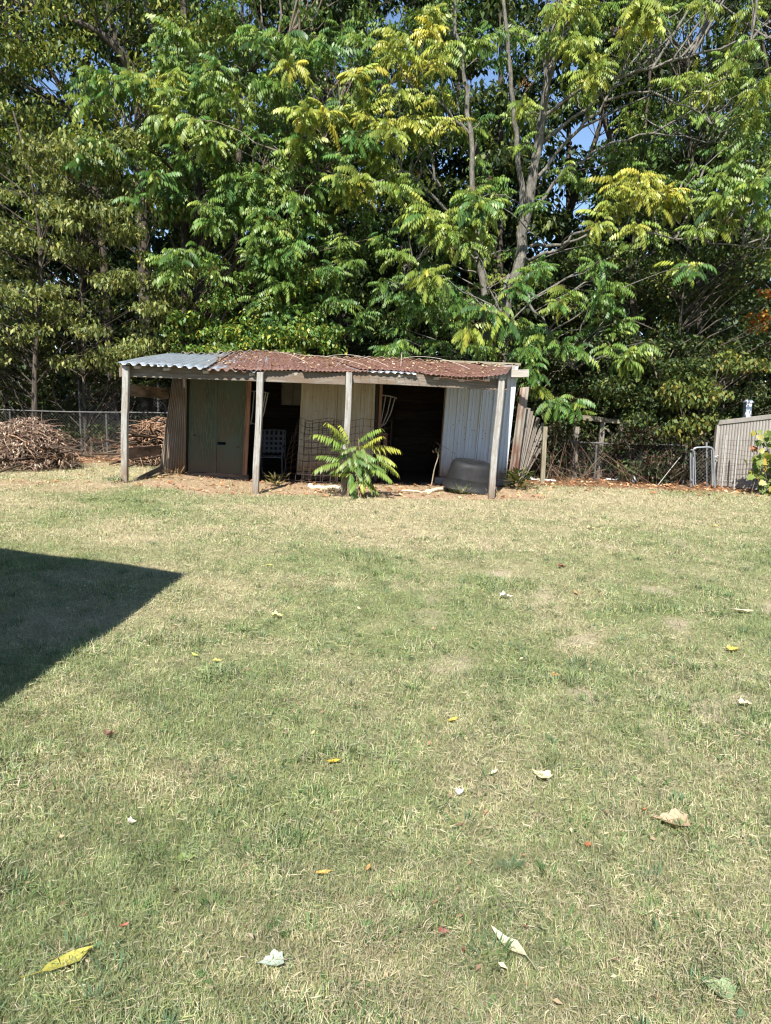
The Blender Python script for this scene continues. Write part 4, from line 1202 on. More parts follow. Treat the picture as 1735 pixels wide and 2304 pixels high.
def stem_points(px_pts, Y, sway=0.0):
    """stem polyline through photo points at distance Y (Y may be a list); first point dropped to the ground"""
    Ys = Y if hasattr(Y, '__len__') else [Y] * len(px_pts)
    P = np.array([at(x, y, q) for (x, y), q in zip(px_pts, Ys)])
    t = np.linspace(0, len(P) - 1, (len(P) - 1) * 4 + 1); i = np.minimum(t.astype(int), len(P) - 2); f = (t - i)[:, None]
    Pm = np.vstack([2 * P[0] - P[1], P, 2 * P[-1] - P[-2]])
    p0, p1, p2, p3 = Pm[i], Pm[i + 1], Pm[i + 2], Pm[i + 3]
    return 0.5 * (2 * p1 + (p2 - p0) * f + (2 * p0 - 5 * p1 + 4 * p2 - p3) * f ** 2 + (3 * p1 - p0 - 3 * p2 + p3) * f ** 3)


def to_ground(P):
    b = P[0].copy(); k = np.array([b[0] - (P[1][0] - b[0]) * 0.3, b[1], -0.1])
    n = max(2, int(abs(b[2]) / 0.6))
    return np.vstack([np.linspace(k, b, n, endpoint=False), P])


def bough(mb, skel, target, r1=0.007, rmax=0.03, n=3):
    """a branch from the nearest lower point of the skeleton to a spray"""
    S = skel
    d = S - target
    hz = np.hypot(d[:, 0], d[:, 1]); dz = -d[:, 2]
    cost = np.sqrt(hz ** 2 + dz ** 2) + np.where(dz < 0.35 * hz, 3 * (0.35 * hz - dz), 0)
    a = S[np.argmin(cost * rng.uniform(0.55, 1.45, len(cost)))]
    mid = (a + target) / 2 + np.array([0, 0, 0.12 * np.linalg.norm(target - a)]) + rng.normal(0, 0.08, 3)
    L = np.linalg.norm(target - a)
    P = wobble(bez(a, mid, target, 7), 0.02 + 0.008 * L)
    tube(mb, P, np.linspace(min(rmax, 0.008 + 0.007 * L), r1, 7), n)


def region(n, x0, x1, y0, y1, Y0, Y1, gaps=()):
    out = []
    tries = 0
    while len(out) < n and tries < n * 30:
        tries += 1
        x, y = rng.uniform(x0, x1), rng.uniform(y0, y1)
        if any(((x - gx_) / rx_) ** 2 + ((y - gy_) / ry_) ** 2 < 1 for gx_, gy_, rx_, ry_ in gaps): continue
        out.append(atn(x, y, rng.uniform(Y0, Y1)))
    return out


def tree_root(name, label, base, group=None, cat='tree'):
    return thing(name, label, cat, (float(base[0]), float(base[1]), 0.0), group)


def leaf_object(parent, FR, k, mats):
    """one pinnate leaf as an object of its own, mesh shared between alike leaves"""
    pos, az, tl, rl, sc, ye = FR
    o = bpy.data.objects.new('leaf', mats[int(np.clip(ye[k] * 4 + rng.normal(0, 0.6), 0, 4))][rng.integers(0, 4)])
    R = rot_frond(az[k], tl[k], rl[k])
    Mx = Matrix([list(R[a] * sc[k]) + [pos[k][a] - parent.location[a]] for a in range(3)] + [[0, 0, 0, 1]])
    o.parent = parent; o.matrix_basis = Mx
    COL.objects.link(o)


FROND_MESH = []
for lev in range(5):
    row = []
    for v in range(4):
        V, Fc, tt, P = TEMPL_HI[(lev * 3 + v) % 8]
        m = MB(); c = frond_colours(1, lev / 4)[0]
        C = np.repeat(rng.uniform(0.8, 1.2, (len(V) // 8, 1)), 8, 0) * c
        w = (tt * 0.5 * lev / 4)[:, None]; C = C * (1 - w) + np.array([0.40, 0.37, 0.06]) * w
        m.add(V, Fc, C); tube(m, P[::4], [0.006, 0.005, 0.004, 0.003, 0.002], 3, c=(0.20, 0.13, 0.06))
        me = m.mesh('pinnate_leaf', col=True); me.materials.append(M['leaf']); row.append(me)
    FROND_MESH.append(row)


def ailanthus(name, label, stems, sprays, per, nobj, twig_mat='bark_pale', bark='bark_pale', scale=1.0, limbs=(), seeds=0, toward=0.25):
    base = stems[0][0][0]
    t = tree_root(name, label, base)
    sk = []
    for P, r in stems:
        m = MB(); tube(m, P, r, 8, cap=True); m.build('trunk', M[bark], t, smooth=True); sk.append(P)
    for P, r in limbs:
        m = MB(); tube(m, P, r, 6, cap=True); m.build('limb', M[bark], t, smooth=True); sk.append(P)
    S = np.vstack(sk)
    m = MB()
    for (p, yl, sz) in sprays: bough(m, S, p)
    m.build('branchwork', M[twig_mat], t)['kind'] = 'stuff'
    FR = fronds_for(sprays, per, scale, toward)
    n = len(FR[0])
    # the fronds that show largest: nearest ones facing the open lawn
    order = np.argsort(FR[0][:, 1] - 0.6 * FR[4] + 0.02 * rng.random(n) + np.where((FR[0][:, 2] > 11) | (np.abs(FR[0][:, 0]) > 10), 9, 0))
    for k in order[:nobj]: leaf_object(t, FR, k, FROND_MESH)
    rest = order[nobj:]
    m = MB(); add_fronds(m, tuple(q[rest] for q in FR)); cr = m.build('crown', M['leaf'], t, col=True); cr['kind'] = 'stuff'
    if seeds:                                 # brown bunches of winged seeds
        m = MB(); pts = np.array([sprays[i][0] for i in rng.integers(0, len(sprays), seeds)]) + rng.normal(0, 0.15, (seeds, 3))
        leaf_cloud(m, pts, 0.16, 60, 0.045, np.array([(0.20, 0.10, 0.055), (0.28, 0.16, 0.09), (0.16, 0.085, 0.05)]), 0.3, 1.2, 0.8)
        m.build('seed_bunches', M['dry_leaf'], t, col=True)['kind'] = 'stuff'
    return t


# ------------------------------------------------------------------ the tree of heaven behind the shed
def taper(P, r0, r1): return np.linspace(r0, r1, len(P))
T1 = to_ground(stem_points([(1122, 880), (1134, 700), (1164, 610), (1182, 500), (1200, 400), (1222, 260), (1242, 110), (1268, -60), (1290, -300)], 17.2))
T2 = stem_points([(1176, 520), (1174, 420), (1163, 300), (1150, 160), (1134, 0), (1120, -200)], [17.2, 17.1, 17.1, 17.0, 17.0, 17.0])
T3 = to_ground(stem_points([(1108, 900), (1092, 700), (1080, 560), (1060, 420), (1055, 250), (1030, 80), (1008, -60), (985, -260)], 17.6))
T4 = stem_points([(1196, 440), (1218, 300), (1228, 180), (1232, 60), (1238, -120)], [17.2, 17.0, 16.9, 16.9, 16.9])
LIMBS = [stem_points(p, y) for p, y in (
    ([(1225, 260), (1330, 190), (1470, 150), (1620, 105), (1760, 85)], [17.2, 16.8, 16.4, 16.1, 15.9]),
    ([(1212, 330), (1320, 240), (1440, 165), (1560, 125)], [17.2, 16.9, 16.6, 16.4]),
    ([(1200, 410), (1300, 290), (1390, 220), (1500, 215), (1600, 280)], [17.2, 16.9, 16.5, 16.2, 16.0]),
    ([(1190, 480), (1260, 400), (1330, 350), (1440, 300), (1590, 320)], [17.2, 17.0, 16.8, 16.5, 16.3]),
    ([(1192, 555), (1260, 545), (1330, 512), (1440, 520), (1600, 545), (1740, 560)], [17.2, 16.9, 16.6, 16.3, 16.1, 16.0]),
    ([(1178, 580), (1240, 570), (1300, 540), (1420, 470), (1560, 440)], [17.2, 17.0, 16.8, 16.4, 16.0]),
    ([(1235, 140), (1262, 90), (1280, 30), (1320, -40)], [17.0, 16.8, 16.6, 16.4]),
    ([(1085, 580), (1010, 560), (930, 590), (905, 640)], [17.6, 17.0, 16.3, 15.8]),
    ([(1080, 560), (960, 420), (880, 395), (800, 440)], [17.6, 17.2, 16.8, 16.4]),
    ([(1055, 300), (990, 230), (920, 190), (850, 180)], [17.6, 17.3, 17.0, 16.8]),
    ([(990, 420), (960, 330), (935, 240), (900, 150)], [17.5, 17.5, 17.4, 17.3]),
    ([(1145, 620), (1120, 690), (1135, 740)], [17.2, 16.2, 15.2]),
    ([(1140, 640), (1220, 720), (1290, 830)], [17.2, 16.6, 16.0]))]
LIMBS = [wobble(p, 0.035) for p in LIMBS]
LR = [taper(p, 0.042, 0.012) for p in LIMBS]
GAPB = [(1190, 420, 50, 150), (1310, 300, 55, 70), (1120, 250, 45, 110), (1240, 200, 40, 100), (1310, 470, 40, 45)]
spr = []
def put(pts, yl, sz=1.0):
    for p in pts: spr.append((np.array(p), float(np.clip((yl if yl > 0.5 else yl * 0.85 - 0.03) + rng.normal(0, 0.13), 0, 1)), sz * rng.uniform(0.85, 1.15)))
put([atn(962, 618, 15.0)], 0.78, 1.35)
put([atn(1090, 690, 15.0), atn(1055, 735, 15.1), atn(1128, 712, 15.2)], 0.42, 1.0)
put([atn(1010, 520, 15.6), atn(960, 480, 15.7), atn(1060, 470, 15.8)], 0.55)
put(region(16, 880, 1090, 400, 620, 15.4, 16.6), 0.42)
put(region(22, 840, 1110, 620, 790, 15.6, 17.0), 0.12, 0.9)
put(region(20, 860, 1010, 0, 300, 16, 17.2, GAPB), 0.62, 0.9)
put(region(16, 1200, 1480, 0, 170, 15.4, 16.6, GAPB), 0.55, 0.9)
put(region(10, 1300, 1500, 380, 520, 15.4, 16.3, GAPB), 0.60, 0.9)
put(region(16, 1480, 1790, 400, 600, 15.2, 16.4), 0.38, 0.9)
put(region(14, 1480, 1800, 0, 220, 15.6, 16.6), 0.45, 0.9)
put(region(9, 1560, 1800, 230, 420, 15.6, 16.6), 0.35, 0.9)
put(region(26, 1150, 1420, 580, 800, 15.4, 17.0), 0.14, 0.85)
put([atn(1245, 900, 15.3), atn(1290, 905, 15.4), atn(1200, 830, 15.3), atn(1210, 870, 15.5), atn(1190, 780, 15.6)], 0.1, 0.95)
put([atn(1410, 800, 15.6), atn(1450, 770, 15.7)], 0.3, 0.95)
put(region(46, 820, 1900, -650, -30, 15.6, 18.5), 0.45)
put(region(52, 1250, 1900, -100, 600, 17.5, 19.5, GAPB), 0.25)
put(region(40, 940, 1230, 0, 700, 18.0, 19.5, GAPB), 0.15)
put(region(8, 1110, 1270, 60, 560, 15.9, 16.7), 0.3, 0.75)
ailanthus('tree_of_heaven', 'pale multi-stemmed tree with yellowing feathery leaves spreading over the shed end', [(wobble(T1, 0.02), taper(T1, 0.165, 0.045)), (wobble(T2, 0.025), taper(T2, 0.075, 0.025)), (wobble(T3, 0.025), taper(T3, 0.095, 0.025)), (wobble(T4, 0.025), taper(T4, 0.075, 0.025))],
          spr, 19, 290, scale=0.66, limbs=list(zip(LIMBS, LR)), seeds=26)

# second tree of heaven over the green door end
A1 = to_ground(stem_points([(452, 760), (450, 620), (447, 480), (440, 330), (420, 150), (410, -80), (400, -300)], 19.0))
A2 = to_ground(stem_points([(416, 800), (417, 640), (416, 500), (408, 380), (380, 230), (340, 60), (300, -160)], 18.6))
spr = []
put(region(92, 340, 860, 60, 480, 16.2, 18.3, [(430, 520, 50, 110)]), 0.17)
put(region(26, 190, 480, 150, 470, 16.0, 17.4), 0.16)
put(region(9, 360, 520, 60, 320, 15.8, 16.8), 0.5, 0.9)
put(region(18, 640, 900, 120, 480, 16.0, 17.2), 0.55)
put(region(34, 560, 880, 470, 760, 16.2, 17.6), 0.10, 0.85)
put(region(5, 340, 460, 540, 640, 16.2, 16.8), 0.2)
put(region(20, 470, 700, 380, 640, 16.3, 17.2), 0.2)
put(region(44, 350, 950, 0, 420, 18.0, 19.6), 0.2)
put(region(46, 150, 950, -650, -20, 16.5, 19.5), 0.35)
AL = [stem_points(p, y) for p, y in (
    ([(447, 470), (400, 395), (340, 340), (280, 300)], [19.0, 18.2, 17.4, 16.8]),
    ([(445, 440), (560, 400), (680, 330), (780, 300)], [19, 18.4, 17.6, 17.0]),
    ([(450, 560), (560, 470), (650, 440), (720, 400)], [19, 18.2, 17.3, 16.7]),
    ([(440, 330), (520, 220), (600, 120), (700, 60)], [19, 18.5, 18, 17.5]))]
ailanthus('tree_of_heaven', 'tall dark-trunked tree with drooping green feathery leaves above the green door', [(A1, taper(A1, 0.17, 0.05)), (A2, taper(A2, 0.13, 0.04))],
          spr, 19, 290, scale=0.64, bark='bark_dark', twig_mat='twig', limbs=[(p, taper(p, 0.05, 0.014)) for p in AL], seeds=16)


# ------------------------------------------------------------------ broad-leaved trees and shrubs
def broad_tree(name, label, stems, cent, rad, per, l, cols, bark='bark_dark', mat='leaf_dull', group=None, cat='tree', w=0.5, hang=0.6, flat=0.45, r0=0.12, extra=None, r1=0.02):
    base = stems[0][0]
    t = tree_root(name, label, base, group, cat)
    for k, P in enumerate(stems):
        m = MB(); tube(m, P, taper(P, r0 * (1 if k == 0 else 0.65), r1), 7, cap=True); m.build('trunk', M[bark], t, smooth=True)
    S = np.vstack(stems)
    m = MB()
    for p in cent: bough(m, S, np.asarray(p), 0.004, 0.022)
    m.build('branchwork', M['bark_dark' if bark == 'bark_dark' else 'twig'], t)['kind'] = 'stuff'
    m = MB(); leaf_cloud(m, cent, rad, per, l, np.asarray(cols), w, hang, flat)
    if extra is not None: leaf_cloud(m, *extra)
    m.build('crown', M[mat], t, col=True)['kind'] = 'stuff'
    return t


OLIVE = [(0.15, 0.18, 0.05), (0.21, 0.235, 0.075), (0.11, 0.14, 0.04), (0.27, 0.27, 0.085), (0.07, 0.095, 0.03)]
MIDG = [(0.08, 0.135, 0.03), (0.11, 0.165, 0.035), (0.05, 0.09, 0.025), (0.16, 0.20, 0.04), (0.24, 0.24, 0.05)]
DARK_SHADEG = [(0.026, 0.050, 0.014), (0.038, 0.066, 0.019), (0.02, 0.036, 0.012), (0.052, 0.082, 0.023)]  # dark greens, lowered further to put overhanging canopy shade into the leaf colour
GLOSS = [(0.09, 0.18, 0.035), (0.13, 0.22, 0.045), (0.19, 0.26, 0.05), (0.065, 0.14, 0.03), (0.30, 0.30, 0.05)]

B1 = to_ground(stem_points([(78, 930), (80, 800), (92, 640), (88, 520), (70, 400), (30, 250)], 17.4))
B2 = to_ground(stem_points([(190, 900), (185, 700), (178, 560), (160, 440), (120, 300)], 18.0))
broad_tree('olive_leaved_tree', 'slender tree with tiers of pale olive leaves beside the brush pile', [B1, B2],
           region(95, -140, 420, 400, 830, 16.0, 18.0, [(330, 560, 60, 60), (130, 610, 60, 30)]) + region(18, 60, 330, 300, 480, 16.0, 17.2) + region(20, -400, -100, 300, 900, 15.5, 17.5), rng.uniform(0.28, 0.72, 133), 200, 0.115, OLIVE, r0=0.075, hang=1.0, flat=0.34)
C1 = to_ground(stem_points([(250, 800), (225, 500), (190, 330), (140, 200), (60, 100), (-40, 20)], 20.5))
C2 = stem_points([(300, 170), (280, 130), (245, 90), (200, 60), (110, 30), (30, 25)], [19.6, 19.4, 19.2, 19.0, 18.8, 18.6])
C3 = to_ground(stem_points([(330, 760), (318, 420), (305, 190), (250, 60), (230, -150)], 20.0))
broad_tree('walnut_tree', 'big dark-limbed tree behind the olive tree with a crooked bare limb up high', [C3, C1, C2],
           region(105, -250, 520, -120, 340, 17.5, 20.5, [(240, 95, 55, 40), (215, 130, 30, 40), (440, 210, 30, 70)]) + region(50, -300, 560, -700, -100, 17.5, 21) + region(45, -150, 420, 250, 700, 19.0, 21.0), rng.uniform(0.35, 0.8, 200), 170, 0.125, MIDG + [(0.22, 0.24, 0.05)], r0=0.22, hang=0.9)
K1 = to_ground(stem_points([(760, 820), (765, 650), (780, 480), (790, 300)], 18.2))
broad_tree('mulberry_tree', 'fine-leaved mid green tree filling between the two feathery trees', [K1],
           region(62, 480, 1010, 230, 780, 16.6, 18.3, [(430, 560, 60, 140)]) + region(34, 430, 1050, -60, 260, 17.0, 18.6), rng.uniform(0.3, 0.62, 96), 120, 0.10, MIDG[:4] + [(0.06, 0.13, 0.03)], r0=0.1, hang=0.9, w=0.55)
K2 = to_ground(stem_points([(1580, 900), (1570, 650), (1560, 400), (1540, 150)], 18.6))
broad_tree('elm_tree', 'fine-leaved tree behind the yellowing limbs above the steel gate', [K2],
           region(62, 1270, 1790, 20, 600, 17.0, 19.0, GAPB) + region(20, 1250, 1800, -300, 20, 17.0, 19.0), rng.uniform(0.3, 0.65, 82), 120, 0.10, MIDG[:4] + [(0.06, 0.12, 0.03)], r0=0.1, hang=0.9, w=0.5)
S1 = to_ground(stem_points([(470, 830), (500, 720), (560, 620)], 17.3))
S2 = to_ground(stem_points([(600, 830), (640, 720), (690, 640)], 17.3))
S3 = to_ground(stem_points([(420, 840), (430, 760), (440, 690)], 17.3))
broad_tree('honeysuckle_bush', 'glossy bright green bush bulging over the rear roof edge, some leaves yellow', [S1, S2, S3],
           region(60, 395, 760, 570, 815, 16.6, 17.6, [(440, 640, 40, 60)]) + region(22, 480, 760, 740, 815, 16.3, 16.9), 0.38, 120, 0.105, GLOSS, bark='twig', mat='leaf', cat='bush', w=0.62, r0=0.05, hang=0.8)
R1 = to_ground(stem_points([(1427, 980), (1428, 820), (1425, 660), (1428, 540), (1440, 400), (1460, 200), (1470, 0)], 18.4))
R2 = to_ground(stem_points([(1515, 1060), (1518, 920), (1525, 780), (1540, 640)], 17.0))
broad_tree('small_leaved_tree', 'dense small-leaved dark green tree hanging over the rail fence', [R1, R2],
           region(62, 1330, 1720, 560, 860, 16.3, 18.2) + region(44, 1330, 1600, 800, 975, 15.3, 16.6, [(1385, 955, 45, 30)]) + region(40, 1220, 1560, 560, 900, 17.6, 19) + region(24, 1700, 2000, 450, 900, 15.5, 17.5), 0.40, 135, 0.085, DARK_SHADEG + [(0.09, 0.12, 0.03), (0.14, 0.15, 0.035)], r0=0.13, w=0.6, hang=0.7)
U1 = to_ground(stem_points([(1560, 1010), (1580, 940), (1600, 880)], 15.6))
broad_tree('yellowing_tree', 'low spreading branch of yellow-green leaves beside the tan fence', [U1],
           region(30, 1490, 1630, 850, 985, 15.0, 15.7) + region(8, 1640, 1780, 790, 850, 15.2, 15.9), 0.30, 75, 0.105, [(0.12, 0.15, 0.035), (0.16, 0.18, 0.04), (0.08, 0.115, 0.03), (0.24, 0.20, 0.05), (0.06, 0.09, 0.025), (0.10, 0.14, 0.03)], bark='twig', r0=0.05, w=0.6, hang=0.9)
O1 = to_ground(stem_points([(1790, 900), (1780, 740), (1760, 620)], 16.6))
broad_tree('orange_maple', 'young tree turning orange and red above the white capped post', [O1],
           region(5, 1700, 1760, 650, 740, 16.0, 16.6) + region(6, 1710, 1800, 700, 800, 16.3, 17.0) + region(10, 1750, 1900, 560, 760, 15.8, 17), 0.26, 80, 0.09, [(0.42, 0.14, 0.03), (0.48, 0.24, 0.04), (0.38, 0.09, 0.04), (0.20, 0.20, 0.04), (0.14, 0.17, 0.04)], r0=0.06, w=0.7)

# trees further back in the wood, leaves in the shade-darkened greens
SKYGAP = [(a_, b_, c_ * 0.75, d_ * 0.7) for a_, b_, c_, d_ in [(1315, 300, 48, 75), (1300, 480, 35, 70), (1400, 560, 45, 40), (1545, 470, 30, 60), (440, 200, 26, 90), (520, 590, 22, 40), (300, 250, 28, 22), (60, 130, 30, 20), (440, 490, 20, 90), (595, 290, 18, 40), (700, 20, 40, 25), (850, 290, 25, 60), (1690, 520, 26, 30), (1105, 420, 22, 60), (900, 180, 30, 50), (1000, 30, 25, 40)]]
BACK = [(-80, 24, 'tall dark tree deep in the wood behind the olive tree'), (180, 27, 'far dark tree between the walnut and the olive tree'), (520, 23.5, 'dark background tree behind the honeysuckle bush'), (640, 28, 'far background tree above the middle of the roof'),
        (800, 24, 'dark background tree behind the cream panels'), (960, 28, 'far background tree between the two trees of heaven'), (1120, 24.5, 'dark background tree behind the pale multi-stemmed trunks'), (1280, 29, 'far background tree behind the bare sky-lit limbs'),
        (1480, 23.5, 'dark background tree behind the small-leaved tree'), (1620, 27, 'far background tree above the tan fence'), (1820, 24, 'dark background tree beyond the orange maple')]
for k, (px, Y, lab) in enumerate(BACK):
    sx = rng.normal(0, 25)
    P = to_ground(stem_points([(px, 860), (px + sx, 500), (px + 1.6 * sx, 150), (px + 2 * sx, -150)], Y))
    Q = stem_points([(px + sx, 480), (px + sx + 80 * (1 if k % 2 else -1), 250), (px + sx + 130 * (1 if k % 2 else -1), 0)], [Y, Y - 0.6, Y - 1.2])
    hi = 0.75 if Y < 26 else 1.0
    cent = region(int(100 * hi), px - 190, px + 190, -60, 720, Y - 1.6, Y + 1.8, SKYGAP) + region(int(30 * hi), px - 180, px + 180, 640, 900, Y - 1.6, Y + 1.5) + region(14, px - 220, px + 220, -600, -80, Y - 1.8, Y + 1.8)
    broad_tree('woodland_tree', lab, [P, Q], cent, 0.8, 130, 0.225, DARK_SHADEG if k % 3 else DARK_SHADEG + [(0.12, 0.14, 0.035)], r0=0.2, hang=0.8, group='trees deep in the wood', w=0.55)

# understorey along the back fence line
UND = [(-260, 18.4), (-120, 18.8), (20, 18.5), (150, 18.9), (270, 18.5), (380, 19.0), (560, 19.2), (720, 19.4), (900, 19.0), (1060, 19.4), (1200, 17.2), (1290, 17.0), (1380, 16.9), (1450, 16.5), (1500, 16.1), (1560, 16.4), (1620, 16.9), (1700, 17.4), (1830, 17.2)]
UNDLAB = ['dark shrub at the far end of the low chain-link rail', 'dark shrub in the thicket beyond the russet twig pile'] + ['dark shrub behind the big rounded brush pile', 'dark shrub behind the gap between the brush piles', 'dark shrub behind the low chain-link rail beside the porch corner', 'dark shrub behind the slanted iron sheet'] + ['dark shrub behind the honeysuckle bush', 'dark shrub behind the middle of the rear roof', 'dark shrub behind the cream panels past the rear roof', 'dark shrub at the foot of the pale multi-stemmed tree'] + ['dark shrub behind the fanned planks', 'dark shrub behind the short square post', 'dark shrub behind the broken rail fence', 'dark shrub behind the white cup', 'dark shrub behind the leaning rod', 'dark shrub behind the steel gate', 'dark shrub behind the near end of the tan fence', 'dark shrub behind the white capped post', 'dark shrub behind the grape vine']
for k, (px, Y) in enumerate(UND):
    P = to_ground(stem_points([(px, 960), (px + rng.normal(0, 15), 860), (px + rng.normal(0, 30), 780)], Y))
    cent = region(34, px - 95, px + 95, 760, 1050 if not 300 < px < 1150 else 900, Y - 0.7, Y + 0.8)
    broad_tree('understorey_shrub', UNDLAB[k], [P], cent, 0.42, 120, 0.10, DARK_SHADEG + [(0.08, 0.10, 0.03), (0.11, 0.115, 0.04)], bark='twig', r0=0.04, cat='shrub', group='shrubs along the back fence', w=0.6)
for px, Y, lab in ((1205, 16.0, 'dark tangled bramble behind the short square post'), (1255, 16.5, 'dark tangled bramble behind the long white pipe'), (1330, 16.5, 'dark tangled bramble growing through the broken rail fence'), (1390, 16.5, 'dark tangled bramble behind the short white pipe'), (1440, 15.7, 'dark tangled bramble between the white cup and the leaning rod'), (1500, 15.5, 'dark tangled bramble right behind the leaning rod'), (1548, 15.6, 'dark tangled bramble crowding the hinge side of the steel gate')):
    P = to_ground(stem_points([(px, 1040), (px + 5, 1000), (px + rng.normal(0, 15), 960)], Y))
    broad_tree('bramble', lab, [P], region(28, px - 55, px + 55, rng.uniform(950, 990), 1085, Y - 0.5, Y + 0.4), rng.uniform(0.15, 0.34, 28), 80, 0.07, DARK_SHADEG[:3] + [(0.06, 0.045, 0.025), (0.11, 0.07, 0.045), (0.05, 0.034, 0.022)], bark='twig', r0=0.025, cat='bramble', group='brambles along the low fence', w=0.55, hang=0.8, flat=0.8)
# a far band of wood that closes the view under the crowns
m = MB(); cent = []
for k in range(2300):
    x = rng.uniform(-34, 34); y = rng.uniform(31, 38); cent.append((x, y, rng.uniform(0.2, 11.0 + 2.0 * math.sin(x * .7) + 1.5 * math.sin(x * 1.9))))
leaf_cloud(m, cent, 1.15, 55, 0.42, np.asarray(DARK_SHADEG) * 0.9, 0.6, 0.8, 0.7)
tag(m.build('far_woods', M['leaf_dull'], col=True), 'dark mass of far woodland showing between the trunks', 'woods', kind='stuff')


# vine on the wire fence at the right edge
def grape_leaf(mb, p, d, nrm, l, c):
    d = d / np.linalg.norm(d); s = np.cross(nrm, d); s /= np.linalg.norm(s) + 1e-9; n = np.cross(d, s)
    out = [(-0.05, 0), (-0.12, .28), (.18, .52), (.38, .36), (.62, .44), (.66, .22), (1.0, 0), (.66, -.22), (.62, -.44), (.38, -.36), (.18, -.52), (-.12, -.28)]
    V = [p + l * (a * d + b * s + n * (-0.25 * b * b - 0.1 * a * a)) for a, b in out] + [p + l * 0.3 * d]
    mb.add(V, [[k, (k + 1) % 12, 12] for k in range(12)], c)
vt = thing('grape_vine', 'grape vine with broad green and yellow leaves smothering the wire fence', 'vine', gnd(1712, 1116))
m = MB(); mt = MB()
VC = np.array([(0.11, 0.17, 0.035), (0.16, 0.21, 0.04), (0.30, 0.27, 0.05), (0.38, 0.26, 0.06), (0.09, 0.13, 0.03), (0.35, 0.14, 0.06)])
for k in range(330):
    x, y = rng.uniform(1672, 1900), rng.uniform(965, 1118)
    if x < 1690 + 30 * abs((y - 1030) / 90) and rng.random() > 0.12: continue
    p = atn(x, y, rng.uniform(13.6, 14.1) - 0.0022 * max(0, x - 1735))
    d = np.array([rng.normal(0, .6), rng.normal(-.4, .4), rng.normal(-.5, .5)]); nn = np.array([rng.normal(0, .5), -1, rng.normal(.8, .4)])
    grape_leaf(m, p, d, nn, rng.uniform(0.09, 0.17), VC[rng.choice(6, p=[.28, .26, .2, .1, .1, .06])] * rng.uniform(.8, 1.2))
for k in range(14):
    a = gnd(1690 + 14 * k, 1112); tube(mt, wobble(bez(a, atn(1700 + 13 * k, 1040, 13.9), atn(1690 + 15 * k, 975, 13.9), 8), 0.05), 0.007, 4)
m.build('foliage', M['leaf'], vt, col=True)['kind'] = 'stuff'; mt.build('stems', M['twig'], vt)['kind'] = 'stuff'


# the sapling in front of the third porch post
def sapling():
    g = gnd(806, 1113)
    t = thing('sapling', 'young feathery-leaved sapling growing in front of the porch post', 'sapling', g)
    stems = [[(783, 1112), (784, 1040), (781, 985)], [(812, 1112), (812, 1040), (806, 985)], [(818, 1110), (830, 1050), (838, 1000)], [(808, 1112), (800, 1060), (796, 1020)]]
    for k, s in enumerate(stems):
        m = MB(); P = [at(x, y, 12.25 + 0.03 * k) for x, y in s]; P[0].z = 0.0; tube(m, bez(*P, 7), np.linspace(0.012, 0.006, 7), 5); m.build('stem', M['log'], t, smooth=True)
    # base px, tip px, yellow
    L = [((785, 1010), (739, 945), .55), ((790, 1005), (768, 953), .6), ((783, 1008), (707, 970), .32), ((800, 1000), (856, 958), .25), ((812, 1012), (858, 976), .65), ((820, 1008), (902, 1006), .5),
         ((778, 1040), (704, 1052), .15), ((776, 1038), (712, 1020), .08), ((790, 1018), (770, 1012), .1), ((795, 1012), (806, 1040), .08), ((785, 1015), (800, 1035), .05), ((825, 1045), (885, 1078), .12), ((812, 1040), (870, 1055), .05),
         ((835, 1030), (900, 1062), .7), ((835, 1020), (893, 1040), .6), ((795, 1060), (775, 1074), .1), ((792, 1058), (797, 1080), .08), ((812, 1068), (850, 1102), .3), ((815, 1070), (835, 1100), .2), ((805, 1064), (822, 1084), .75),
         ((800, 1020), (815, 1050), .02), ((810, 1050), (830, 1075), .05), ((785, 1050), (745, 1060), .05), ((800, 1045), (812, 1070), 0), ((812, 1030), (850, 1030), .1), ((805, 1080), (790, 1096), 0), ((815, 1085), (838, 1098), .1), ((800, 1010), (833, 1000), .78)]
    for k in range(26):
        a0 = (rng.uniform(785, 825), rng.uniform(1000, 1085)); th = rng.uniform(-0.3, 3.4)
        L.append((a0, (a0[0] + rng.uniform(35, 62) * math.cos(th), min(1102, a0[1] + rng.uniform(20, 45) * math.sin(th))), rng.choice([0.0, 0.05, 0.1, 0.15, 0.3])))
    for k, (a, b, yl) in enumerate(L):
        Y = 12.22 + rng.uniform(-0.12, 0.1)
        pa, pb = np.array(at(*a, Y)), np.array(at(*b, Y + rng.uniform(-0.22, 0.12)))
        v = pb - pa; ln = np.linalg.norm(v)
        h = math.hypot(v[0], v[1]); el = math.atan2(v[2], h)
        if h < 0.15: v[1] -= 0.25; h = math.hypot(v[0], v[1])
        ln = max(ln, 0.34)
        V, Fc, tt, P = frond_template(1.0, 12, el + 0.25, -el + 0.25 + 0.25, ll=0.27, lw=0.06, droop=0.75, fwd=0.5, hi=True, seed=k, lat=0.85)
        chord = P[-1]; sc = ln / np.linalg.norm(chord)
        az = math.atan2(v[1], v[0]); ca, sa = math.cos(az), math.sin(az)
        Rz = np.array([[ca, -sa, 0], [sa, ca, 0], [0, 0, 1]])
        yl = yl * 0.75
        c = frond_colours(1, yl)[0] * 1.08
        m = MB()
        tipy = (tt ** 2 * min(1, yl * 1.3))[:, None]
        C = np.repeat(rng.uniform(.85, 1.15, (len(V) // 8, 1)), 8, 0) * c * (1 - tipy) + np.array([0.46, 0.44, 0.06]) * tipy
        m.add((V * sc) @ Rz.T + pa, Fc, C)
        tube(m, (P[::4] * sc) @ Rz.T + pa, [0.005, 0.004, 0.004, 0.003, 0.002], 3, c=(0.22, 0.2, 0.06))
        o = m.build('leaf', M['leaf'], t, col=True)
sapling()


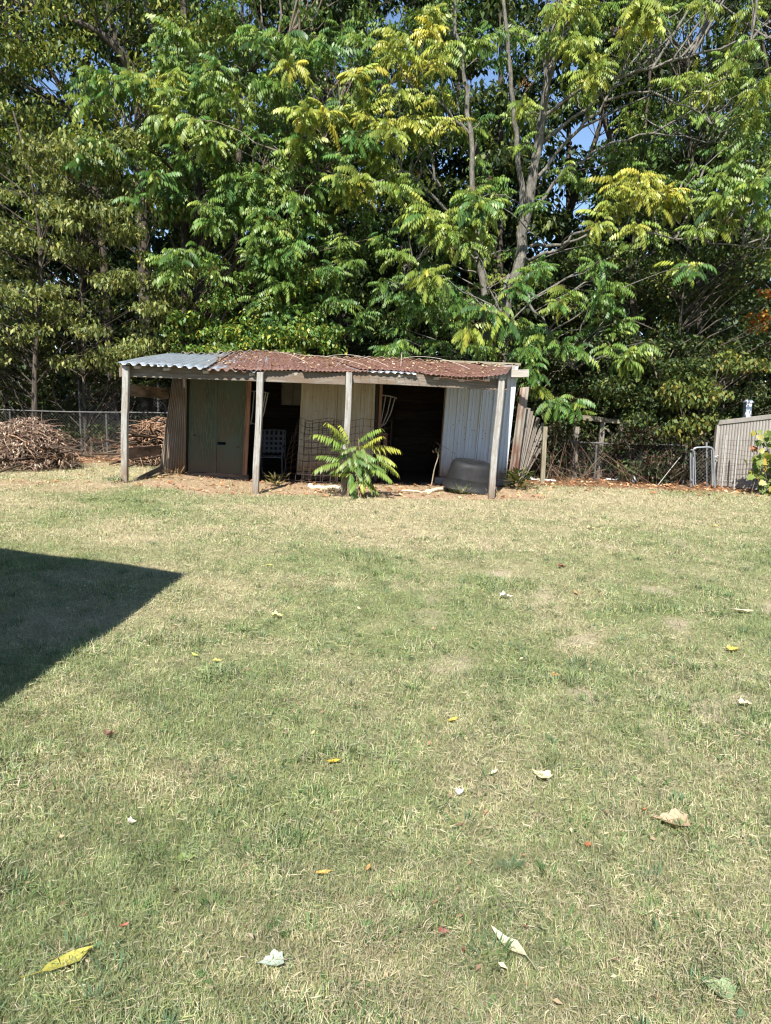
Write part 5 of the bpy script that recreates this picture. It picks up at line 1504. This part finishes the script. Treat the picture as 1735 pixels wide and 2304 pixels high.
# small weeds
def weed(label, px, py, n, h, cols, name='weed', spread=0.12, w=0.3, group=None):
    g = gnd(px, py)
    m = MB()
    for k in range(n):
        a = rng.uniform(0, 6.28); r = rng.uniform(0, spread); p = np.array([g.x + r * math.cos(a), g.y + r * math.sin(a), g.z + rng.uniform(0, h * 0.7)])
        el = rng.uniform(-0.1, 1.1); d = np.array([math.cos(a) * math.cos(el), math.sin(a) * math.cos(el), math.sin(el)]); s = np.array([-math.sin(a), math.cos(a), 0])
        l = h * rng.uniform(0.35, 0.7)
        m.add([p, p + d * l * .45 + s * l * w * .5, p + d * l - np.array([0, 0, .1 * l]), p + d * l * .45 - s * l * w * .5], [[0, 1, 2, 3]], np.array(cols[k % len(cols)]) * rng.uniform(.8, 1.2))
    t = thing(name, label, 'weed', g, group)
    m.build('foliage', M['leaf_dull'], t, col=True)['kind'] = 'stuff'
    return t
WG = [(0.07, 0.13, 0.04), (0.10, 0.16, 0.05), (0.05, 0.10, 0.035)]
weed('small blue-green weed at the foot of the corner porch post by the brush', 258, 1086, 50, 0.13, [(0.05, 0.11, 0.06), (0.06, 0.13, 0.07)])
weed('wilted yellow-green weed clump beside the porch post near the green door', 622, 1093, 70, 0.26, [(0.16, 0.15, 0.05), (0.22, 0.2, 0.07), (0.10, 0.09, 0.05), (0.3, 0.28, 0.08)], spread=0.18)
weed('small sprout under the cream panels beside the pale branch', 700, 1078, 30, 0.2, WG)
weed('low green weeds at the foot of the sapling post', 745, 1108, 60, 0.12, WG, spread=0.25)
weed('grass tuft growing in front of the rubber tub', 1040, 1113, 110, 0.2, [(0.15, 0.19, 0.06), (0.22, 0.24, 0.08), (0.3, 0.27, 0.13)], spread=0.2, w=0.08, name='grass_tuft')
weed('dry straw tuft around the foot of the porch post by the tub', 1120, 1122, 90, 0.16, [(0.45, 0.36, 0.2), (0.5, 0.42, 0.27)], spread=0.3, w=0.06, name='grass_tuft')
weed('dry straw tuft around the foot of the corner porch post', 292, 1096, 90, 0.16, [(0.45, 0.36, 0.2), (0.38, 0.3, 0.17)], spread=0.25, w=0.06, name='grass_tuft')
weed('bushy green weed at the shed corner under the rusty sheet', 1165, 1098, 100, 0.42, [(0.08, 0.11, 0.03), (0.14, 0.16, 0.05), (0.05, 0.07, 0.025), (0.2, 0.16, 0.09)], spread=0.22)
weed('sprawling yellow-green weed at the base of the fanned planks', 1190, 1070, 90, 0.42, [(0.12, 0.15, 0.04), (0.18, 0.2, 0.05)], spread=0.25)
weed('tuft of dead straw under the slanted iron sheet', 395, 1078, 90, 0.24, [(0.38, 0.24, 0.13), (0.45, 0.32, 0.18)], spread=0.2, w=0.06, name='grass_tuft')

# dry stalks along the fence lines
m = MB()
for (x0, x1, y0, y1, Y0, Y1, n, cols) in ((1190, 1450, 960, 1075, 15.2, 16.4, 130, [(0.17, 0.11, 0.075), (0.26, 0.19, 0.13), (0.09, 0.06, 0.045)]), (1400, 1560, 1010, 1075, 15.1, 16.0, 70, [(0.16, 0.10, 0.07), (0.24, 0.15, 0.10)]), (130, 290, 975, 1030, 16.5, 17.3, 60, [(0.26, 0.20, 0.15), (0.18, 0.13, 0.09)])):
    for k in range(n):
        Y = rng.uniform(Y0, Y1); x = rng.uniform(x0, x1); a = at(x, 1060, Y); a.z = 0
        b = at(x + rng.normal(0, 55), rng.uniform(y0, y1), Y + rng.normal(0, .3))
        if b.z < 0.03: b.z = 0.06
        mid = (np.array(a) + np.array(b)) / 2 + np.array([0, 0, abs(rng.normal(0, .16))]) + rng.normal(0, .06, 3)
        tube(m, bez(a, mid, b, 5), np.linspace(0.005, 0.0028, 5), 3, c=np.array(cols[k % len(cols)]) * rng.uniform(.8, 1.2))
tag(m.build('dry_weeds', M['dry_leaf'], col=True), 'dead brown weed stalks standing along the fence lines', 'dry weeds', kind='stuff')


# ------------------------------------------------------------------ brush piles
def brush_pile(label, c, rx, ry, h, ntwig, nleaf, tcols, lcols, nbranch, bmat='log'):
    c = Vector(c); c.z = float(ground_z(c.x, c.y))
    t = thing('brush_pile', label, 'brush pile', c)
    def P():
        a = rng.uniform(0, 6.28); r = rng.random() ** 0.5; z = (1 - r ** 2.2) * rng.uniform(0.45, 1.0) ** 0.5
        return np.array([c.x + rx * r * math.cos(a), c.y + ry * r * math.sin(a), c.z + 0.03 + h * z]), a
    m = MB()
    for k in range(ntwig):
        p, a = P(); d = np.array([math.cos(a + rng.normal(1.2, 1)), math.sin(a + rng.normal(1.2, 1)), rng.normal(-.15, .3)]); L = rng.uniform(.2, .5)
        q = p + d * L; q[2] = max(q[2], c.z + .02)
        mid = (p + q) / 2 + np.array([0, 0, rng.uniform(0, .12)]) + rng.normal(0, .04, 3)
        tube(m, bez(p, mid, q, 5), np.linspace(.008, .003, 5), 3, c=np.array(tcols[k % len(tcols)]) * rng.uniform(.7, 1.2))
    m.build('twigs', M['dry_leaf'], t, col=True)['kind'] = 'stuff'
    m = MB()
    pts = np.array([P()[0] for _ in range(nleaf // 8)])
    leaf_cloud(m, pts, .13, 8, .07, np.array(lcols), .4, 1.0, .8, .3)
    m.build('dead_leaves', M['dry_leaf'], t, col=True)['kind'] = 'stuff'
    for k in range(nbranch):
        p, a = P(); a2 = rng.uniform(0, 6.28); L = rng.uniform(.45, .9)
        q = p + np.array([math.cos(a2) * L, math.sin(a2) * L * .6, 0]); q[2] = max(c.z + .03, p[2] - rng.uniform(.1, .6)); p[2] = min(p[2] + .05, c.z + h)
        mid = (p + q) / 2 + np.array([0, 0, rng.uniform(.05, .3)])
        m = MB(); tube(m, wobble(bez(p, mid, q, 8), .015), np.linspace(rng.uniform(.010, .022), .005, 8), 5, cap=True); m.build('branch', M[bmat], t, smooth=True)
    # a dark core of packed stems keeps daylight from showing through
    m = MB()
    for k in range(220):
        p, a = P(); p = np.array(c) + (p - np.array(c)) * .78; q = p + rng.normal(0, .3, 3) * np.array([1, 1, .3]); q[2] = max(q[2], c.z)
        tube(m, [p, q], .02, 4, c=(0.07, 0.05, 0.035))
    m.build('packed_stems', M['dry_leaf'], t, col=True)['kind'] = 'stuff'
brush_pile('big rounded brush pile of twigs with pale dead leaves on the lawn edge', gnd(62, 1052), 0.95, 0.8, 0.98, 520, 3600, [(.24, .16, .115), (.34, .23, .17), (.16, .10, .075)], [(.38, .29, .22), (.29, .20, .15), (.20, .125, .09), (.46, .38, .30)], 26)
brush_pile('russet twig pile partly cut off beyond the big rounded brush pile', gnd(-60, 1040), 0.9, 0.7, 0.85, 300, 1200, [(.30, .15, .09), (.22, .12, .08)], [(.36, .17, .10), (.30, .20, .14)], 14)
brush_pile('heap of bare orange-tan branches stacked behind the porch side rails', Vector((-4.95, 16.0, 0)), 0.75, 0.55, 0.98, 420, 240, [(.44, .27, .17), (.52, .35, .23), (.32, .18, .11)], [(.42, .24, .14), (.35, .2, .12)], 34)
for a, b, r, lab in (((232, 1014), (292, 992), .05, 'short orange-brown log lying on top beside the porch corner post'), ((238, 1004), (268, 998), .06, 'thick cut log lying beside the porch corner post'), ((228, 1020), (262, 1010), .035, 'thin pole lying under the cut logs by the porch corner')):
    log(lab, a, b, r, 'log', 'cut_log')

# ------------------------------------------------------------------ litter under the trees
m = MB(); n = 4200
x = rng.uniform(-8.5, 8.5, n); y = rng.uniform(12.2, 17.5, n)
dry_, dirt_, lit_, _ = lawn_fields(x, y)
k = (rng.random(n) < np.maximum(lit_, 0.30 * dirt_) + 0.01 + 0.22 * ((x > 3) & (y > 13.5))) & ~((x > -4.5) & (x < 2.4) & (y > 14.3))
x, y = x[k], y[k]
leaf_cloud(m, np.stack([x, y, ground_z(x, y) + 0.02], 1), 0.03, 2, 0.085, np.array([(.38, .19, .09), (.45, .28, .14), (.28, .14, .07), (.50, .36, .2), (.34, .15, .08)]), .6, .12, .25)
yy = 1.8 + 11 * rng.random(340) ** 1.2; xx = rng.uniform(-0.52, 0.52, 340) * yy
leaf_cloud(m, np.stack([xx, yy, ground_z(xx, yy) + 0.022], 1), 0.02, 1, 0.026, np.array([(.30, .19, .11), (.42, .31, .19), (.24, .15, .10), (.46, .38, .26), (.30, .17, .11)]), .55, .2, .3)
tag(m.build('leaf_litter', M['dry_leaf'], col=True), 'brown fallen leaves carpeting the ground under the trees', 'leaf litter', kind='stuff')
m = MB()                                      # straw and clippings on the bare dirt by the porch
n = 4200; x = rng.uniform(-6.5, 3.0, n); y = rng.uniform(11.6, 14.6, n)
_, dirt_, lit_, _ = lawn_fields(x, y)
k = rng.random(n) < dirt_ * .8; x, y = x[k], y[k]; n = len(x)
a = rng.uniform(0, 6.28, n); l = rng.uniform(.03, .09, n)
p = np.stack([x, y, ground_z(x, y) + .006], 1); d = np.stack([np.cos(a) * l, np.sin(a) * l, rng.uniform(0, .02, n)], 1); s = np.stack([-np.sin(a), np.cos(a), 0 * a], 1) * .006
m.add(np.stack([p - s, p + s, p + d], 1).reshape(-1, 3), np.arange(n)[:, None] * 3 + np.array([[0, 1, 2]]), np.repeat(np.array([(.50, .38, .24), (.40, .26, .16), (.56, .46, .32), (.34, .2, .12)])[rng.integers(0, 4, n)], 3, 0))
tag(m.build('straw_litter', M['dry_leaf'], col=True), 'straw and chaff scattered over the bare dirt by the porch', 'straw', kind='stuff')


# ------------------------------------------------------------------ fallen leaves on the lawn
OVAL = [(0, 0), (.15, .12), (.4, .21), (.65, .17), (.88, .06), (1, 0), (.88, -.06), (.65, -.17), (.4, -.21), (.15, -.12)]
MAPLE = [(0, 0), (.03, .16), (.02, .36), (.16, .34), (.30, .50), (.44, .40), (.50, .26), (.66, .30), (.76, .14), (1, 0), (.76, -.14), (.66, -.30), (.50, -.26), (.44, -.40), (.30, -.50), (.16, -.34), (.02, -.36), (.03, -.16)]
LOBED = [(0, 0), (.1, .1), (.18, .3), (.3, .34), (.36, .14), (.55, .16), (.66, .36), (.78, .32), (.76, .12), (1, .04), (1, -.04), (.76, -.12), (.78, -.3), (.66, -.34), (.55, -.16), (.36, -.14), (.3, -.32), (.18, -.3), (.1, -.1)]
def fallen(px, py, lpx, az, shape, col, curl, label, tilt=0.0, name='fallen_leaf', group=None):
    g = gnd(px, py); dist = (g - Vector((0, 0, CAMH))).length
    l = lpx * dist / F * 1.15
    out = {'o': OVAL, 'm': MAPLE, 'l': LOBED}[shape]
    n = len(out); d = np.array([math.cos(az), math.sin(az), 0]); s = np.array([-math.sin(az), math.cos(az), 0])
    def pt(a, b):
        a0 = a - .5
        z = 0.012 + l * (curl * (b * b * 2.2 + a0 * a0 * .5) + tilt * a0 + .03 * math.sin(9 * a + 7 * b))
        bb = b * (1 - .35 * curl)
        return np.array(g) + l * (a0 * d + bb * s) + np.array([0, 0, z])
    V = [pt(a, b) for a, b in out]
    mid = [pt(q, 0) for q in (.3, .6)]
    V += [pt(a * .55 + .2, b * .5) - np.array([0, 0, .004]) for a, b in out] + [pt(.45, 0) - np.array([0, 0, .006])]
    Fq = [[k, (k + 1) % n, n + (k + 1) % n, n + k] for k in range(n)]
    m = MB(); C = np.array(col) * np.random.default_rng(int(px)).uniform(.8, 1.15, (len(V), 1)); m.add(V, Fq, C); m.F.append(np.array([[n + k, n + (k + 1) % n, 2 * n] for k in range(n)]))
    t = thing(name, label, 'leaf', g, group)
    m.build('blade', M['fallen'], t, col=True, smooth=True)
    m = MB(); b0 = pt(0.02, 0); tube(m, [b0, b0 - d * l * .18 + s * l * .04, b0 - d * l * .34 + s * l * .1], l * .012, 4, c=np.array(col) * .6); m.build('stalk', M['fallen'], t, col=True)
CREAM, TAN, YELO, ORG, RED, PGRN = (.56, .51, .38), (.50, .34, .22), (.55, .40, .07), (.50, .27, .07), (.22, .06, .05), (.36, .43, .36)
for a in ((1019, 1624, 30, .7, 'o', YELO, .5, 'bright yellow curled leaf lying on the open lawn'),
          (751, 1717, 28, .3, 'o', (.62, .36, .04), .3, 'golden oval leaf lying on the lawn before the sapling'),
          (1215, 1748, 40, 2.2, 'm', (.60, .56, .34), .3, 'pale cream-yellow maple leaf lying on the lawn'),
          (1037, 1790, 26, 1.0, 'm', (.62, .58, .52), .9, 'small whitish crumpled leaf on the lawn'),
          (1110, 1743, 26, .8, 'o', (.58, .53, .36), .4, 'pale narrow leaf stuck upright in the grass beside the cream maple leaf'),
          (1507, 1851, 62, 2.9, 'm', TAN, .25, 'large tan maple leaf lying flat on the lawn'),
          (729, 1969, 30, .2, 'o', (.60, .36, .08), .35, 'orange-yellow oval leaf half sunk in the near lawn'),
          (154, 2169, 82, .75, 'o', (.38, .35, .07), .35, 'long yellow-green leaf lying in the near lawn, biggest of the oval leaves'),
          (609, 2171, 44, 3.4, 'm', PGRN, .25, 'pale grey-green three-pointed leaf in the near lawn'),
          (1143, 2135, 84, 2.2, 'o', (.56, .53, .36), .9, 'long cream curled leaf folded over on the near lawn'),
          (1612, 2229, 52, 2.5, 'm', (.24, .33, .17), .2, 'fresh green lobed leaf lying in the near lawn'),
          (1000, 2106, 22, .4, 'm', RED, .6, 'dark red crumpled leaf in the near lawn'),
          (1043, 2144, 14, 1.4, 'o', (.27, .06, .05), .4, 'tiny crimson leaf beside the long cream curled leaf'),
          (281, 2088, 16, .6, 'o', (.45, .12, .09), .4, 'tiny rosy leaf in the near lawn above the long yellow-green leaf'),
          (1679, 1588, 26, .1, 'm', (.60, .52, .38), .5, 'pale beige leaf lying by itself beside the dark grass'),
          (1651, 1465, 24, .5, 'm', (.60, .44, .07), .5, 'yellow leaf cupped beside a bare patch'),
          (1140, 1346, 26, .1, 'm', (.62, .57, .42), .7, 'cream curled leaf in the middle distance of the lawn'),
          (1296, 1336, 22, 1.5, 'o', (.48, .28, .12), .5, 'tan-orange leaf standing up in the middle distance'),
          (1674, 1378, 36, -.2, 'o', (.56, .46, .32), .6, 'long beige leaf lying next to a pale scrap'),
          (625, 1389, 24, .1, 'm', (.50, .50, .22), .6, 'pale green-yellow crumpled leaf near the shadow tip'),
          (438, 1477, 24, 2.3, 'o', (.44, .46, .12), .4, 'yellow-green leaf lying near the shadow edge'),
          (490, 1491, 18, .4, 'm', (.52, .44, .12), .4, 'small mustard leaf next to the yellow-green leaf by the shadow'),
          (704, 1654, 20, 1.3, 'o', (.50, .42, .22), .5, 'buff leaf tilted up in the lawn'),
          (249, 1656, 24, 1.1, 'm', (.26, .15, .10), .8, 'brown shrivelled leaf in the lawn below the shadow'),
          (1048, 1666, 20, 1.6, 'o', (.52, .46, .26), .5, 'buff pointed leaf below the bright yellow curled leaf'),
          (828, 1959, 22, 1.2, 'o', (.50, .25, .08), .5, 'rusty orange leaf sliver beside the orange-yellow oval leaf'),
          (422, 1937, 30, .5, 'm', (.18, .24, .07), .3, 'yellow-green lobed leaf lying low in the near lawn'),
          (1253, 1524, 20, .3, 'm', (.45, .22, .09), .5, 'orange-brown leaf among the bare patches'),
          (1325, 1907, 18, .9, 'm', (.36, .12, .05), .6, 'small rust-red leaf scrap near the large tan maple leaf'),
          (1265, 1277, 16, .2, 'm', RED, .6, 'small dark red leaf in the far lawn'),
          (606, 1274, 16, .2, 'o', (.55, .50, .12), .4, 'small lemon leaf in the far lawn near the shadow tip'),
          (1608, 1185, 18, .3, 'o', (.55, .46, .12), .4, 'small yellow leaf in the far lawn near the wire fence'),
          (298, 1856, 16, .2, 'm', (.66, .60, .48), .9, 'small cream curled scrap in the near lawn'),
          (192, 1322, 18, 2.0, 'o', (.44, .42, .26), .6, 'pale leaf lying inside the dark roof shadow'),
          (1450, 1826, 12, .6, 'o', (.40, .17, .07), .5, 'tiny rust-brown leaf beside the large tan maple leaf'),
          (1330, 1190, 16, .2, 'm', (.56, .50, .28), .5, 'pale small leaf far out on the dry lawn')):
    fallen(*a)


# ------------------------------------------------------------------ the house whose roof corner shades the lawn
def house():
    h = 2.75
    tip = gnd(420, 1290)
    cx, cy = tip.x - SHADOW.x * h, tip.y - SHADOW.y * h          # eave corner
    ex = gnd(0, 1590); e = Vector((ex.x - tip.x, ex.y - tip.y, 0)).normalized()   # eave direction, away from the shed
    w = Vector((e.y, -e.x, 0)); w = w if w.x < 0 else -w
    t = thing('house', 'pale sided house whose roof corner shades the lawn', 'house', Vector((cx, cy, 0)) + w * 4 + e * 5)
    far = gnd(0, 1232); r = Vector((far.x - tip.x, far.y - tip.y, 0))
    # roof pitch from the direction of the rake's shadow: w + p*SHADOW is parallel to r
    sx, sy = SHADOW
    p = (w.x * r.y - w.y * r.x) / (sy * r.x - sx * r.y)
    p = max(0.2, min(0.75, p))
    W, L, ov = 8.4, 11.0, 0.45
    def Q(a, b, z): q = Vector((cx, cy, 0)) + w * a + e * b; return (q.x, q.y, z)
    mb = MB()
    for a, b in ((0, W / 2), (W / 2, W)):
        za = h + p * a if a < W / 2 else h + p * W / 2; zb = h + p * W / 2 if a < W / 2 else h
        V = [Q(a, 0, za), Q(b, 0, zb), Q(b, L, zb), Q(a, L, za)]; V += [(x, y, z - 0.16) for x, y, z in V]
        mb.add(V, [[0, 1, 2, 3], [7, 6, 5, 4], [0, 4, 5, 1], [1, 5, 6, 2], [2, 6, 7, 3], [3, 7, 4, 0]])
    mb.build('roof', M['shingle'], t)
    mb = MB(); zt = h - 0.05
    a0, a1, b0, b1 = ov, W - ov, ov, L - ov
    zg = lambda a: h + p * (a if a < W / 2 else W - a) - 0.2
    for k in range(24):
        for (qa, qb) in (((a0, b0), (a0, b1)), ((a1, b0), (a1, b1))):
            z0, z1 = k * 0.12, (k + 1) * 0.12
            if z1 > zg(a0): break
            sgn = -0.015 if qa[0] == a0 else 0.015
            mb.add([Q(qa[0] + sgn, qa[1], z0), Q(qb[0] + sgn, qb[1], z0), Q(qb[0], qb[1], z1), Q(qa[0], qa[1], z1)], [[0, 1, 2, 3]])
    for b in (b0, b1):
        mb.add([Q(a0, b, 0), Q(a1, b, 0), Q(a1, b, zg(a1)), Q(W / 2, b, zg(W / 2)), Q(a0, b, zg(a0))], [[0, 1, 2, 3, 4]])
    mb.build('wall', M['siding'], t)
    for b in (2.2, 5.4):
        c = Vector((cx, cy, 0)) + w * (a0 - 0.03) + e * b
        beam('window', c + Vector((0, 0, 1.5)), c + e * 1.0 + Vector((0, 0, 1.5)), 0.05, 1.1, M['white_vinyl'], t)
house()


# ------------------------------------------------------------------ fittings that belong to a part of their thing
def sub(child, part):
    child.matrix_basis = part.matrix_basis.inverted() @ child.matrix_basis
    child.parent = part


def kids(o, stem): return [c for c in o.children if c.name.split('.')[0] == stem]


leaves_ = kids(shed, 'door_leaf')
for c, p in zip(kids(shed, 'gouge_splinter'), leaves_): sub(c, p)
for c in kids(shed, 'nail_heads'): sub(c, kids(shed, 'wall_sheet')[2 if c.name == 'nail_heads' else 0])
for o in list(SC.objects):
    n = o.name.split('.')[0]
    if n == 'walk_gate':
        for k in ('latch', 'hinge', 'inner_upright'):
            for c in kids(o, k): sub(c, kids(o, 'frame')[0])
    elif n == 'white_fence_post': sub(kids(o, 'cap_crown')[0], kids(o, 'cap')[0])
    elif n == 'rubber_tub': sub(kids(o, 'rim')[0], kids(o, 'body')[0])
    elif n == 'fallen_leaf':
        for c in kids(o, 'stalk'): sub(c, kids(o, 'blade')[0])
    elif n == 'patio_chair':
        for a, b in zip(kids(o, 'armrest'), kids(o, 'leg')[::2]): sub(a, b)
